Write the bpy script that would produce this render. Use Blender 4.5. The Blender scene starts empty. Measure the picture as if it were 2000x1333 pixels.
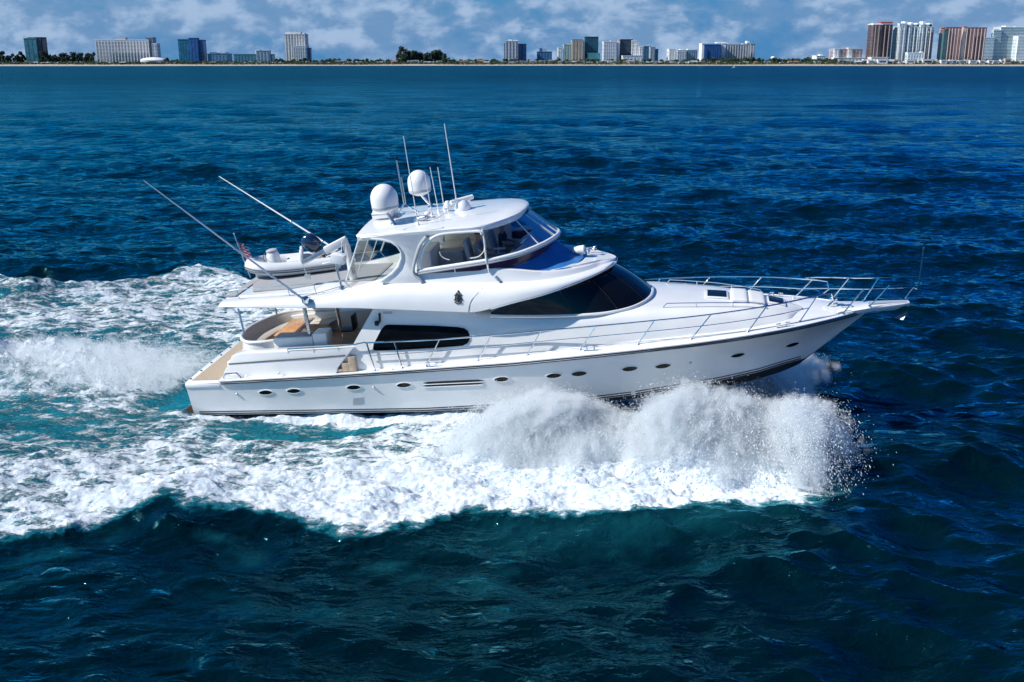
import bpy, bmesh, math, random
import numpy as np
from mathutils import Vector, Matrix

# ------------------------------------------------------------------ camera, sky, sun, exposure
S = bpy.context.scene
COL = S.collection
CAM_H = 11.0
FOC = 2000.0                                   # focal length in pixels of the 2000 px wide photograph
PITCH = math.atan((666.5 - 119) / FOC)
cam_d = bpy.data.cameras.new('camera')
cam_d.lens = 36.0; cam_d.sensor_width = 36.0; cam_d.sensor_fit = 'HORIZONTAL'
cam_d.clip_start = 0.5; cam_d.clip_end = 60000
cam = bpy.data.objects.new('camera', cam_d); COL.objects.link(cam)
cam.location = (0, 0, CAM_H); cam.rotation_euler = (math.pi / 2 - PITCH, 0, 0)
S.camera = cam

SKY_WEST = (0.06, 0.58, 0.86); SKY_EAST = (0.05, 0.42, 1.0); HORIZON = (0.65, 2.2, 4.6); CLOUD_DARK = (1.55, 2.85, 4.9); CLOUD_LIT = (3.7, 4.9, 6.8)
SUN_EL = math.radians(39)
SUN_AZ = math.radians(-102)                     # measured from +Y towards +X: the sun stands to the left
world = bpy.data.worlds.new('World'); S.world = world
world.use_nodes = True
wn = world.node_tree; wn.nodes.clear()
def wnode(t, **k):
    n = wn.nodes.new(t)
    for a, b in k.items(): setattr(n, a, b)
    return n
w_out = wnode('ShaderNodeOutputWorld'); w_bg = wnode('ShaderNodeBackground')
sky = wnode('ShaderNodeTexSky'); sky.sky_type = 'NISHITA'; sky.sun_disc = False
sky.sun_elevation = SUN_EL; sky.sun_rotation = SUN_AZ
sky.air_density = 1.0; sky.dust_density = 0.6; sky.ozone_density = 3.0
w_bg.inputs['Strength'].default_value = 0.085
tc = wnode('ShaderNodeTexCoord')
sep = wnode('ShaderNodeSeparateXYZ'); wn.links.new(tc.outputs['Generated'], sep.inputs[0])
def wmath(op, a, b=None):
    n = wnode('ShaderNodeMath', operation=op)
    for i, v in enumerate((a, b)):
        if v is None: continue
        if isinstance(v, (int, float)): n.inputs[i].default_value = v
        else: wn.links.new(v, n.inputs[i])
    return n.outputs[0]
# broken cloud low over the coast, clear deep blue higher up
sc_ = wnode('ShaderNodeVectorMath', operation='MULTIPLY'); wn.links.new(tc.outputs['Generated'], sc_.inputs[0]); sc_.inputs[1].default_value = (1, 1, 1.8)
def wnoise(scale, detail, rough, vec, dist=0.0):
    n = wnode('ShaderNodeTexNoise'); n.inputs['Scale'].default_value = scale
    n.inputs['Detail'].default_value = detail; n.inputs['Roughness'].default_value = rough
    n.inputs['Distortion'].default_value = dist
    wn.links.new(vec, n.inputs['Vector']); return n.outputs['Fac']
def wramp(v, a, b, c=0.0, d=1.0, kind='SMOOTHSTEP'):
    n = wnode('ShaderNodeMapRange'); n.interpolation_type = kind
    for i, x in enumerate((a, b, c, d)): n.inputs[i + 1].default_value = x
    wn.links.new(v, n.inputs[0]); return n.outputs[0]
def wmix(f, a, b, blend='MIX'):
    n = wnode('ShaderNodeMix', data_type='RGBA', blend_type=blend)
    for i, x in ((0, f), (6, a), (7, b)):
        if isinstance(x, (int, float)): n.inputs[i].default_value = x
        elif isinstance(x, tuple): n.inputs[i].default_value = (*x, 1)
        else: wn.links.new(x, n.inputs[i])
    return n.outputs[2]
n1 = wnoise(15.0, 9, 0.6, sc_.outputs[0], 0.1); n2 = wnoise(3.6, 4, 0.5, sc_.outputs[0]); n3 = wnoise(30.0, 8, 0.62, sc_.outputs[0], 0.1)
cov = wramp(wmath('ADD', wmath('MULTIPLY', n1, 0.62), wmath('MULTIPLY', n2, 0.42)), 0.385, 0.53)
low = wramp(sep.outputs['Z'], 0.12, 0.06)
lit = wramp(wmath('ADD', wmath('MULTIPLY', n3, 0.55), wmath('MULTIPLY', n1, 0.5)), 0.47, 0.66)
cloud = wmix(lit, CLOUD_DARK, CLOUD_LIT)
clear = wmix(1.0, sky.outputs[0], wmix(wramp(sep.outputs['X'], -0.35, 0.55), SKY_WEST, SKY_EAST), 'MULTIPLY')
clear = wmix(wmath('MULTIPLY', wramp(sep.outputs['Z'], 0.12, 0.02), 0.95), clear, HORIZON)
wn.links.new(wmix(wmath('MULTIPLY', wmath('MULTIPLY', cov, low), 0.85), clear, cloud), w_bg.inputs['Color'])
wn.links.new(w_bg.outputs[0], w_out.inputs[0])

sun_d = bpy.data.lights.new('sun', 'SUN'); sun_d.energy = 4.6; sun_d.angle = math.radians(0.53)
sun_d.color = (1.0, 0.955, 0.89)
sun = bpy.data.objects.new('sun', sun_d); COL.objects.link(sun)
to_sun = Vector((math.sin(SUN_AZ) * math.cos(SUN_EL), math.cos(SUN_AZ) * math.cos(SUN_EL), math.sin(SUN_EL)))
sun.rotation_euler = to_sun.to_track_quat('Z', 'Y').to_euler()
S.view_settings.view_transform = 'Standard'; S.view_settings.look = 'None'
S.view_settings.exposure = 0.38; S.view_settings.gamma = 1.0
S.cycles.max_bounces = 12; S.cycles.diffuse_bounces = 4; S.cycles.glossy_bounces = 4; S.cycles.volume_bounces = 12; S.cycles.volume_step_rate = 2.0; S.cycles.volume_max_steps = 128; S.cycles.transparent_max_bounces = 12
S.cycles.use_adaptive_sampling = True; S.cycles.adaptive_threshold = 0.015
S.cycles.caustics_reflective = False; S.cycles.caustics_refractive = False

# ------------------------------------------------------------------ measuring helpers
random.seed(7); RNG = np.random.default_rng(11)
cp_, sp_ = math.cos(PITCH), math.sin(PITCH)
cR = np.array([1., 0, 0]); cU = np.array([0, sp_, cp_]); cD = np.array([0, cp_, -sp_]); cC = np.array([0, 0, CAM_H])
PSI, TH, HEEL = math.radians(10.5), math.radians(5.0), math.radians(4.5)
FH = np.array([math.cos(PSI), -math.sin(PSI), 0]); PORT0 = np.array([math.sin(PSI), math.cos(PSI), 0]); ZZ = np.array([0, 0, 1.])
FW = FH * math.cos(TH) + ZZ * math.sin(TH); UP0 = -FH * math.sin(TH) + ZZ * math.cos(TH)
PT = PORT0 * math.cos(HEEL) + UP0 * math.sin(HEEL); UP = UP0 * math.cos(HEEL) - PORT0 * math.sin(HEEL)
def hit(px, py, p0, n):
    r = cD + cR * (px - 1000) / FOC + cU * (666.5 - py) / FOC
    return cC + r * (np.dot(p0 - cC, n) / np.dot(r, n))
BO = hit(372, 797, np.zeros(3), ZZ) + PT * 2.35            # yacht origin: transom, centre line, waterline
def toloc(w): v = w - BO; return (float(v @ FW), float(v @ PT), float(v @ UP))
def wor(l): return BO + FW * l[0] + PT * l[1] + UP * l[2]
def P(px, py, y): return toloc(hit(px, py, BO + PT * y, PT))     # where a sight line meets the yacht's plane y
def PZ(px, py, z): return toloc(hit(px, py, BO + UP * z, UP))
def PX(px, py, x): return toloc(hit(px, py, BO + FW * x, FW))
def on(px, py, fy, it=40):
    y = -2.2
    for _ in range(it):
        l = P(px, py, y); y = 0.55 * y - 0.45 * fy(l[0], l[2])
    return l
def sea(px, py, z=0.0): return hit(px, py, np.array([0, 0, z]), ZZ)
def itp(x, xs, ys): return float(np.interp(x, xs, ys))

# ------------------------------------------------------------------ mesh helpers
def tag(o, label=None, cat=None, group=None, kind=None):
    if label: o['label'] = label
    if cat: o['category'] = cat
    if group: o['group'] = group
    if kind: o['kind'] = kind
    return o
def empty(name, loc=(0, 0, 0), rot=None):
    o = bpy.data.objects.new(name, None); COL.objects.link(o); o.empty_display_size = 0.3
    o.location = loc
    if rot is not None: o.rotation_euler = rot
    return o
TWIN = {}
class MB:
    def __init__(s): s.v = []; s.f = []; s.m = []; s.mi = 0
    def add(s, vs, fs):
        b = len(s.v); s.v += [tuple(float(c) for c in v) for v in vs]
        for f in fs: s.f.append(tuple(b + i for i in f)); s.m.append(s.mi)
        return s
    def mat(s, i): s.mi = i; return s
    def tube(s, pts, r, n=8, caps=True):
        pts = [Vector(p) for p in pts]; k = len(pts)
        rs = r if isinstance(r, (list, tuple)) else [r] * k
        vs = []; T = []
        for i in range(k):
            a = pts[max(i - 1, 0)]; b = pts[min(i + 1, k - 1)]; T.append((b - a).normalized())
        nrm = T[0].orthogonal().normalized()
        for i in range(k):
            nrm = (nrm - T[i] * nrm.dot(T[i])).normalized(); bn = T[i].cross(nrm)
            for j in range(n):
                a = 2 * math.pi * j / n
                vs.append(pts[i] + (nrm * math.cos(a) + bn * math.sin(a)) * rs[i])
        fs = [(i * n + j, i * n + (j + 1) % n, (i + 1) * n + (j + 1) % n, (i + 1) * n + j) for i in range(k - 1) for j in range(n)]
        if caps: fs += [tuple(range(n))[::-1], tuple((k - 1) * n + j for j in range(n))]
        return s.add(vs, fs)
    def box(s, c, d, rot=None, taper=1.0):
        x, y, z = d[0] / 2, d[1] / 2, d[2] / 2
        vs = [Vector((sx * x * (taper if sz > 0 else 1), sy * y * (taper if sz > 0 else 1), sz * z)) for sz in (-1, 1) for sy in (-1, 1) for sx in (-1, 1)]
        if rot is not None: vs = [rot @ v for v in vs]
        c = Vector(c)
        return s.add([v + c for v in vs], [(0, 2, 3, 1), (4, 5, 7, 6), (0, 1, 5, 4), (2, 6, 7, 3), (0, 4, 6, 2), (1, 3, 7, 5)])
    def lathe(s, prof, c, axis=(0, 0, 1), n=20):
        ax = Vector(axis).normalized(); u = ax.orthogonal().normalized(); w = ax.cross(u); c = Vector(c); vs = []
        for (r, h) in prof:
            for j in range(n):
                a = 2 * math.pi * j / n
                vs.append(c + ax * h + (u * math.cos(a) + w * math.sin(a)) * max(r, 1e-4))
        k = len(prof)
        fs = [(i * n + j, i * n + (j + 1) % n, (i + 1) * n + (j + 1) % n, (i + 1) * n + j) for i in range(k - 1) for j in range(n)]
        fs += [tuple(range(n))[::-1], tuple((k - 1) * n + j for j in range(n))]
        return s.add(vs, fs)
    def loft(s, rings, closed=False, caps=False):
        n = len(rings[0]); k = len(rings); vs = [p for r in rings for p in r]
        m = n if closed else n - 1
        fs = [(i * n + j, i * n + (j + 1) % n, (i + 1) * n + (j + 1) % n, (i + 1) * n + j) for i in range(k - 1) for j in range(m)]
        if caps: fs += [tuple(range(n))[::-1], tuple((k - 1) * n + j for j in range(n))]
        return s.add(vs, fs)
    def prism(s, poly, off):
        n = len(poly); off = Vector(off); vs = [Vector(p) for p in poly] + [Vector(p) + off for p in poly]
        return s.add(vs, [tuple(range(n))[::-1], tuple(range(n, 2 * n))] + [(i, (i + 1) % n, n + (i + 1) % n, n + i) for i in range(n)])
    def mirror(s):
        b = len(s.v); s.v += [(x, -y, z) for (x, y, z) in s.v]
        for f, m in list(zip(s.f, s.m)): s.f.append(tuple(b + i for i in reversed(f))); s.m.append(m)
        return s
    def pair(s): s.twin = True; return s
    def build(s, name, mats, parent=None, smooth=35, bevel=0, seg=2, subsurf=0, fixn=True):
        o = s._build(name, mats, parent, smooth, bevel, seg, subsurf, fixn)
        if getattr(s, 'twin', False):               # the matching piece on the port side, an object of its own
            q = MB(); q.v = [(x, -y, z) for x, y, z in s.v]; q.f = [tuple(reversed(f)) for f in s.f]; q.m = s.m
            pp = TWIN.get(parent.name, parent) if parent is not None else None
            TWIN[o.name] = q._build(name, mats, pp, smooth, bevel, seg, subsurf, fixn)
        return o
    def _build(s, name, mats, parent=None, smooth=35, bevel=0, seg=2, subsurf=0, fixn=True):
        me = bpy.data.meshes.new(name); me.from_pydata(s.v, [], s.f)
        if not isinstance(mats, (list, tuple)): mats = [mats]
        for m in mats: me.materials.append(m)
        me.polygons.foreach_set('material_index', s.m)
        bm = bmesh.new(); bm.from_mesh(me)
        bmesh.ops.remove_doubles(bm, verts=bm.verts, dist=1e-4)
        if fixn: bmesh.ops.recalc_face_normals(bm, faces=bm.faces)
        if bevel:
            es = [e for e in bm.edges if len(e.link_faces) == 2 and e.calc_face_angle(0) > math.radians(30)]
            bmesh.ops.bevel(bm, geom=es, offset=bevel, segments=seg, profile=0.5, affect='EDGES', clamp_overlap=True)
        if smooth:
            for f in bm.faces: f.smooth = True
            lim = math.radians(smooth)
            for e in bm.edges: e.smooth = not (len(e.link_faces) == 2 and e.calc_face_angle(0) > lim)
        bm.to_mesh(me); bm.free()
        o = bpy.data.objects.new(name, me); COL.objects.link(o)
        if parent is not None: o.parent = parent
        if subsurf:
            md = o.modifiers.new('smooth', 'SUBSURF'); md.levels = subsurf; md.render_levels = subsurf
        return o
def cr(pts, n=6):
    """Catmull-Rom through points."""
    pts = [np.array(p, float) for p in pts]; out = []
    for i in range(len(pts) - 1):
        p0 = pts[max(i - 1, 0)]; p1 = pts[i]; p2 = pts[i + 1]; p3 = pts[min(i + 2, len(pts) - 1)]
        for j in range(n):
            t = j / n
            out.append(0.5 * ((2 * p1) + (-p0 + p2) * t + (2 * p0 - 5 * p1 + 4 * p2 - p3) * t * t + (-p0 + 3 * p1 - 3 * p2 + p3) * t ** 3))
    out.append(pts[-1]); return [tuple(p) for p in out]

# ------------------------------------------------------------------ materials
def mat(name, col, rough=0.4, metal=0.0, coat=0.0, noise=0.0, nscale=8.0, alpha=1.0, trans=0.0, ior=1.45, bump=0.0, spec=0.5, rvar=0.0):
    m = bpy.data.materials.new(name); m.use_nodes = True; nt = m.node_tree
    b = nt.nodes['Principled BSDF']
    b.inputs['Base Color'].default_value = (*col, 1); b.inputs['Roughness'].default_value = rough
    b.inputs['Metallic'].default_value = metal; b.inputs['Coat Weight'].default_value = coat
    b.inputs['Coat Roughness'].default_value = 0.06
    b.inputs['Transmission Weight'].default_value = trans; b.inputs['IOR'].default_value = ior
    b.inputs['Alpha'].default_value = alpha; b.inputs['Specular IOR Level'].default_value = spec
    if noise or bump or rvar:
        t = nt.nodes.new('ShaderNodeTexCoord'); n = nt.nodes.new('ShaderNodeTexNoise')
        n.inputs['Scale'].default_value = nscale; n.inputs['Detail'].default_value = 5
        nt.links.new(t.outputs['Object'], n.inputs['Vector'])
        if noise:
            r = nt.nodes.new('ShaderNodeMapRange'); r.inputs[3].default_value = 1 - noise; r.inputs[4].default_value = 1 + noise
            r.inputs[1].default_value = 0.25; r.inputs[2].default_value = 0.75
            nt.links.new(n.outputs['Fac'], r.inputs[0])
            h = nt.nodes.new('ShaderNodeHueSaturation'); h.inputs['Color'].default_value = (*col, 1)
            nt.links.new(r.outputs[0], h.inputs['Value']); nt.links.new(h.outputs[0], b.inputs['Base Color'])
        if rvar:
            r = nt.nodes.new('ShaderNodeMapRange'); r.inputs[3].default_value = max(rough - rvar, 0.02); r.inputs[4].default_value = rough + rvar
            r.inputs[1].default_value = 0.25; r.inputs[2].default_value = 0.75
            nt.links.new(n.outputs['Fac'], r.inputs[0]); nt.links.new(r.outputs[0], b.inputs['Roughness'])
        if bump:
            bp = nt.nodes.new('ShaderNodeBump'); bp.inputs['Strength'].default_value = bump; bp.inputs['Distance'].default_value = 0.02
            nt.links.new(n.outputs['Fac'], bp.inputs['Height']); nt.links.new(bp.outputs[0], b.inputs['Normal'])
    return m
M = {}
M['gel'] = mat('gelcoat', (0.80, 0.80, 0.795), 0.22, coat=0.85, noise=0.03, nscale=1.5, rvar=0.05)
M['gelmatt'] = mat('nonskid', (0.72, 0.72, 0.715), 0.55, noise=0.04, nscale=30, bump=0.05)
M['greydeck'] = mat('grey_deck', (0.34, 0.345, 0.36), 0.65, noise=0.06, nscale=6)
M['teak'] = mat('teak', (0.42, 0.33, 0.24), 0.6, noise=0.18, nscale=14)
M['floor'] = mat('cockpit_teak', (0.33, 0.23, 0.15), 0.6, noise=0.18, nscale=10)
M['varnish'] = mat('varnished_wood', (0.62, 0.30, 0.08), 0.18, coat=0.6, noise=0.25, nscale=9)
M['darkglass'] = mat('tinted_glass', (0.004, 0.005, 0.006), 0.03, coat=0.0, spec=0.5, noise=0.3, nscale=2)
M['black'] = mat('black_trim', (0.012, 0.012, 0.014), 0.35, noise=0.1)
M['stripe'] = mat('boot_stripe', (0.02, 0.022, 0.03), 0.3, noise=0.1)
M['bottom'] = mat('antifouling', (0.025, 0.024, 0.03), 0.6, noise=0.2, nscale=3)
M['chrome'] = mat('stainless', (0.78, 0.80, 0.82), 0.14, metal=1.0, rvar=0.05, nscale=5)
M['alu'] = mat('brushed_metal', (0.62, 0.64, 0.66), 0.3, metal=0.9, rvar=0.06)
M['plastic'] = mat('white_plastic', (0.78, 0.78, 0.78), 0.35, noise=0.03, nscale=3)
M['greyband'] = mat('grey_band', (0.42, 0.44, 0.47), 0.45, noise=0.05)
M['skyblue'] = mat('painted_sky_reflection', (0.03, 0.16, 0.43), 0.4, noise=0.12, nscale=3, bump=0.25, spec=0.6)  # brow panel: the mirrored sky is painted in as base colour
M['purple'] = mat('smoked_acrylic', (0.045, 0.022, 0.06), 0.12, noise=0.15, nscale=3)
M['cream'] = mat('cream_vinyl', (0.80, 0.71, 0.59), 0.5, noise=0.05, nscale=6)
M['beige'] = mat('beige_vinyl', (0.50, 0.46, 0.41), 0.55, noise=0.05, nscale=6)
M['seatgrey'] = mat('grey_seat', (0.30, 0.34, 0.40), 0.5, noise=0.08, nscale=9)
M['hypalon'] = mat('inflatable_fabric', (0.66, 0.68, 0.70), 0.5, noise=0.03, nscale=4)
M['hypdark'] = mat('dark_grey_tape', (0.10, 0.11, 0.13), 0.5, noise=0.05)
M['cowl'] = mat('navy_cowl', (0.012, 0.035, 0.085), 0.12, coat=0.8, noise=0.08)
M['engine'] = mat('engine_leg', (0.03, 0.035, 0.05), 0.35, noise=0.1)
M['brown'] = mat('red_brown', (0.13, 0.045, 0.03), 0.5, noise=0.15)
M['gold'] = mat('bronze_crest', (0.07, 0.062, 0.045), 0.4, metal=0.5, noise=0.2)
M['skin'] = mat('skin', (0.46, 0.25, 0.17), 0.5, noise=0.06)
M['cloth'] = mat('dark_shirt', (0.02, 0.022, 0.03), 0.8, noise=0.15)
M['greyshirt'] = mat('grey_blue_shirt', (0.16, 0.20, 0.26), 0.8, noise=0.15)
M['khaki'] = mat('khaki_shorts', (0.22, 0.17, 0.11), 0.8, noise=0.1)
M['hair'] = mat('brown_hair', (0.05, 0.03, 0.02), 0.6, noise=0.2)
def clear_mat(name, tintc, refl, rough=0.03, fres=True):
    m = bpy.data.materials.new(name); m.use_nodes = True; nt = m.node_tree; nt.nodes.clear()
    o = nt.nodes.new('ShaderNodeOutputMaterial'); mx = nt.nodes.new('ShaderNodeMixShader')
    t = nt.nodes.new('ShaderNodeBsdfTransparent'); t.inputs[0].default_value = (*tintc, 1)
    g = nt.nodes.new('ShaderNodeBsdfGlossy'); g.inputs['Roughness'].default_value = rough
    lw = nt.nodes.new('ShaderNodeLayerWeight'); lw.inputs[0].default_value = refl
    tcn = nt.nodes.new('ShaderNodeTexCoord'); n = nt.nodes.new('ShaderNodeTexNoise'); n.inputs['Scale'].default_value = 2.5
    nt.links.new(tcn.outputs['Object'], n.inputs['Vector'])
    bp = nt.nodes.new('ShaderNodeBump'); bp.inputs['Strength'].default_value = 0.04; nt.links.new(n.outputs['Fac'], bp.inputs['Height'])
    nt.links.new(bp.outputs[0], g.inputs['Normal'])
    nt.links.new(lw.outputs['Fresnel'], mx.inputs[0]); nt.links.new(t.outputs[0], mx.inputs[1]); nt.links.new(g.outputs[0], mx.inputs[2])
    nt.links.new(mx.outputs[0], o.inputs[0]); return m
M['clear'] = clear_mat('clear_vinyl', (0.80, 0.82, 0.80), 0.25, 0.08)
M['blueglass'] = clear_mat('blue_tinted_glass', (0.56, 0.72, 0.92), 0.20)

# ------------------------------------------------------------------ noise on arrays
_perm = np.random.default_rng(3).permutation(512)
def _h(ix, iy): return _perm[(ix + _perm[iy % 512]) % 512]
def pnoise(x, y, seed=0):
    x = x + seed * 17.31; y = y + seed * 9.77
    ix = np.floor(x).astype(int); iy = np.floor(y).astype(int); fx = x - ix; fy = y - iy
    u = fx * fx * fx * (fx * (fx * 6 - 15) + 10); v = fy * fy * fy * (fy * (fy * 6 - 15) + 10)
    def g(i, j, dx, dy):
        a = _h(i, j) * (2 * np.pi / 512); return np.cos(a) * dx + np.sin(a) * dy
    a = g(ix, iy, fx, fy); b = g(ix + 1, iy, fx - 1, fy); c = g(ix, iy + 1, fx, fy - 1); d = g(ix + 1, iy + 1, fx - 1, fy - 1)
    return (a + u * (b - a)) * (1 - v) + (c + u * (d - c)) * v
def fbm(x, y, o=5, seed=0, rough=0.5):
    t = 0; a = 1.0; f = 1.0
    for i in range(o): t = t + a * pnoise(x * f, y * f, seed + i * 3); a *= rough; f *= 2.03
    return t
def sst(a, b, x): t = np.clip((x - a) / (b - a), 0, 1); return t * t * (3 - 2 * t)

# ------------------------------------------------------------------ wake layout in the yacht's heading frame (s forward of transom, d to port)
BG = np.array([BO[0], BO[1], 0.0])
def sd(w): v = np.asarray(w) - BG; return float(v @ FH), float(v @ PORT0)
def line_sd(pts, z=0.0):
    a = sorted(sd(sea(x, y, z)) for x, y in pts); return np.array([p[0] for p in a]), np.array([p[1] for p in a])
STB_S, STB_D = line_sd([(-200, 1075), (0, 1045), (100, 1037), (200, 1012), (310, 988), (430, 998), (560, 1012), (680, 1035), (800, 1030), (900, 1012),
                        (1000, 1008), (1100, 1020), (1250, 1005), (1330, 1000), (1450, 985), (1550, 980), (1640, 965), (1700, 955)], 0.15)
GAP_S, GAP_D = line_sd([(330, 812), (420, 838), (480, 850), (600, 850), (700, 842), (800, 828), (900, 812), (1000, 796)])
PRT_S, PRT_D = line_sd([(-200, 540), (0, 540), (100, 552), (180, 548), (280, 543), (370, 530), (440, 527)], 0.35)
PRT_S = np.concatenate([PRT_S, [0, 10, 17, 20]]); PRT_D = np.concatenate([PRT_D, [12.5, 8.0, 4.6, 2.2]])

def sea_fields(X, Y, sp):
    """height, foam, aeration and sideways shift at points with local grid spacing sp"""
    rs = np.random.default_rng(5)
    Z = np.zeros_like(X); DX = np.zeros_like(X); DY = np.zeros_like(X)
    main = math.radians(-104)
    for i in range(90):
        lam = 0.75 * (26 / 0.75) ** (rs.random() ** 1.15)
        th = main + rs.normal(0, 0.55 if lam < 6 else 0.38)
        k = 2 * math.pi / lam
        amp = 0.0112 * lam ** 0.86 * rs.uniform(0.5, 1.35) * (0.55 if lam > 9 else 1.0)
        w = sst(2.0, 3.6, lam / np.maximum(sp, 1e-3))
        ph = k * (X * math.cos(th) + Y * math.sin(th)) + rs.uniform(0, 6.28)
        Z += w * amp * np.cos(ph); sn = w * amp * 0.85 * np.sin(ph)
        DX -= sn * math.cos(th); DY -= sn * math.sin(th)
    grp = 0.75 + 0.55 * pnoise(X / 34, Y / 46, 21) + 0.35 * pnoise(X / 9, Y / 13, 23)
    Z *= grp; DX *= grp; DY *= grp
    s = (X - BG[0]) * FH[0] + (Y - BG[1]) * FH[1]; d = (X - BG[0]) * PORT0[0] + (Y - BG[1]) * PORT0[1]
    near = (np.abs(s) < 60) & (np.abs(d) < 40)
    foam = np.zeros_like(X); aer = np.zeros_like(X)
    if near.any():
        s_, d_ = s[near], d[near]; spn = sp[near]
        wob = 0.50 * fbm(s_ * 0.55, d_ * 0.55, 4, 2) + 0.26 * pnoise(s_ * 1.7, d_ * 1.7, 4) + 0.16 * pnoise(s_ * 4.3, d_ * 3.6, 6)
        ds = np.interp(s_, STB_S, STB_D); dp = np.interp(s_, PRT_S, PRT_D); dg = np.interp(s_, GAP_S, GAP_D, left=-2.2, right=-2.2)
        e = d_ - ds + wob                              # inside the starboard edge
        ep = dp - d_ + wob
        inside = sst(-0.10, 0.75, e) * sst(0.0, 0.6, ep) * sst(21.3, 17.5, s_)
        f = inside * 0.73
        # bright crest band along the starboard outer edge, churned sheet behind the bow spray
        band = np.exp(-((e - 1.5) / 1.7) ** 2)
        f += inside * 0.30 * band * sst(-6, 2, s_)
        f += inside * 0.35 * sst(6, 10, s_) * sst(-2, -4, d_)
        # dark green slick between hull and sheet
        gap = sst(0.5, -0.3, dg - d_ + 0.5 * wob) * sst(0.2, 0.9, -2.1 - d_ + 0.0 * s_) * sst(0.3, 3.2, s_) * sst(11.5, 9.0, s_)
        f -= gap * (0.50 + 0.5 * fbm(s_ * 0.7, d_ * 2.2, 3, 61))
        f += 0.60 * np.exp(-((d_ + 2.60) / 0.34) ** 2) * sst(-1, 0.5, s_) * sst(12, 9, s_)      # thin foam along the hull
        # streaked, thinning water to either side of the propeller race
        mott = 0.5 + 0.9 * fbm(s_ * 0.16, d_ * 0.34, 4, 31)
        thin = sst(1.0, -4.0, s_) * np.exp(-((d_ + 4.3) / 2.0) ** 2) + 0.8 * sst(3, -3, s_) * np.exp(-((d_ - 4.2) / 1.8) ** 2)
        f -= inside * thin * (0.20 + 0.26 * mott)
        f += inside * 0.28 * (mott - 0.5)
        race = np.exp(-((d_ - 0.2) / 1.9) ** 2) * sst(0.4, -1.6, s_)
        f += race * 0.52 * sst(-1.0, -2.6, s_)
        hol = np.exp(-((s_ + 1.0) / 1.1) ** 2) * np.exp(-(d_ / 2.2) ** 2)
        f -= 0.75 * hol
        bl = np.exp(-((s_ + 7.4) / 1.9) ** 2) * np.exp(-((d_ + 0.9) / 0.65) ** 2)                # glassy turquoise face of the hump
        f -= 0.52 * bl * (0.5 + mott)
        q = np.clip(0.62 * race + 1.1 * bl + 0.40 * inside * np.exp(-((d_ + 2.5) / 3.2) ** 2) * sst(3, -2, s_) + 0.26 * gap + 0.24 * inside, 0, 1)
        glow = np.exp(-((e + 0.5) / 0.8) ** 2) * sst(8, 14, s_) * sst(20.5, 17, s_)
        q = np.maximum(q, 0.15 * glow)
        q = np.maximum(q, 0.18 * sst(0.0, 0.45, fbm(s_ * 0.28, d_ * 0.55, 4, 91)) * np.exp(-((e + 1.7) / 1.5) ** 2) * sst(-4, 0, s_) * sst(20, 16, s_))
        # relief
        calm = 1 - 0.75 * np.clip(inside, 0, 1) * np.exp(-(d_ / 9.0) ** 2)
        z = Z[near] * calm; DX[near] *= calm; DY[near] *= calm
        z += 0.16 * np.exp(-((e - 0.75) / 0.95) ** 2) * sst(21, 15, s_) * (0.8 + 0.7 * pnoise(s_ * 0.23, d_ * 0.1, 8))
        z -= 0.12 * np.exp(-((e + 1.6) / 1.3) ** 2) * sst(21, 15, s_)
        z += 0.34 * np.exp(-((s_ - 3.2) / 1.8) ** 2) * np.exp(-((d_ + 9.3) / 1.5) ** 2)
        z += 0.75 * np.exp(-((ep - 1.2) / 1.5) ** 2) * sst(8, -4, s_) * (0.7 + 0.9 * pnoise(s_ * 0.2, d_ * 0.1, 9))
        z += 0.62 * np.exp(-((s_ + 8.0) / 4.2) ** 2) * np.exp(-((d_ - 0.3) / 1.5) ** 2) * (0.9 + 0.8 * pnoise(s_ * 0.5, d_ * 0.5, 12))
        z += 0.35 * race * sst(-3, -6, s_)
        z -= 0.45 * hol
        z -= 0.18 * gap
        mound = 0.5 * np.exp(-((s_ - 12.7) / 1.6) ** 2) * np.exp(-((d_ + 3.9) / 0.95) ** 2) + 0.45 * np.exp(-((s_ - 17.2) / 1.5) ** 2) * np.exp(-((d_ + 3.6) / 1.1) ** 2) + 0.35 * np.exp(-((s_ - 15) / 2.5) ** 2) * np.exp(-((d_ + 4.6) / 1.2) ** 2)
        z += mound * (0.8 + 0.9 * pnoise(s_ * 0.9, d_ * 0.9, 14)); f += 0.6 * mound
        tur = np.clip(f, 0, 1.2) * sst(0.0, 0.4, inside)
        hi = sst(0.30, 0.10, spn)
        z += tur * (0.24 * fbm(s_ * 0.6, d_ * 1.0, 3, 41) + hi * 0.11 * np.abs(fbm(s_ * 1.4, d_ * 2.2, 4, 45)) + hi * 0.03 * pnoise(s_ * 6.1, d_ * 7.3, 47))
        z += race * sst(-1.5, -4, s_) * (0.75 * np.abs(fbm(s_ * 0.9, d_ * 0.9, 4, 51)) + hi * 0.14 * np.abs(fbm(s_ * 2.6, d_ * 2.6, 3, 53)))
        z += 0.60 * sst(0.5, 11, s_) * sst(13.5, 11.5, s_) * np.exp(-((np.abs(d_) - 2.2) / 0.85) ** 2)
        hullm = sst(3.0, 2.5, np.abs(d_)) * sst(-0.4, 0.3, s_) * sst(22, 20, s_)
        z -= 0.25 * hullm
        Z[near] = z; foam[near] = np.clip(f, 0, 1.3); aer[near] = q
    # small breaking caps far off
    cap = fbm(X * 0.11, Y * 0.23, 4, 71); cap = sst(0.80, 0.86, cap) * (1 - near)
    foam = np.maximum(foam, 0.55 * cap)
    return Z, foam, aer, DX, DY

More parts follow.
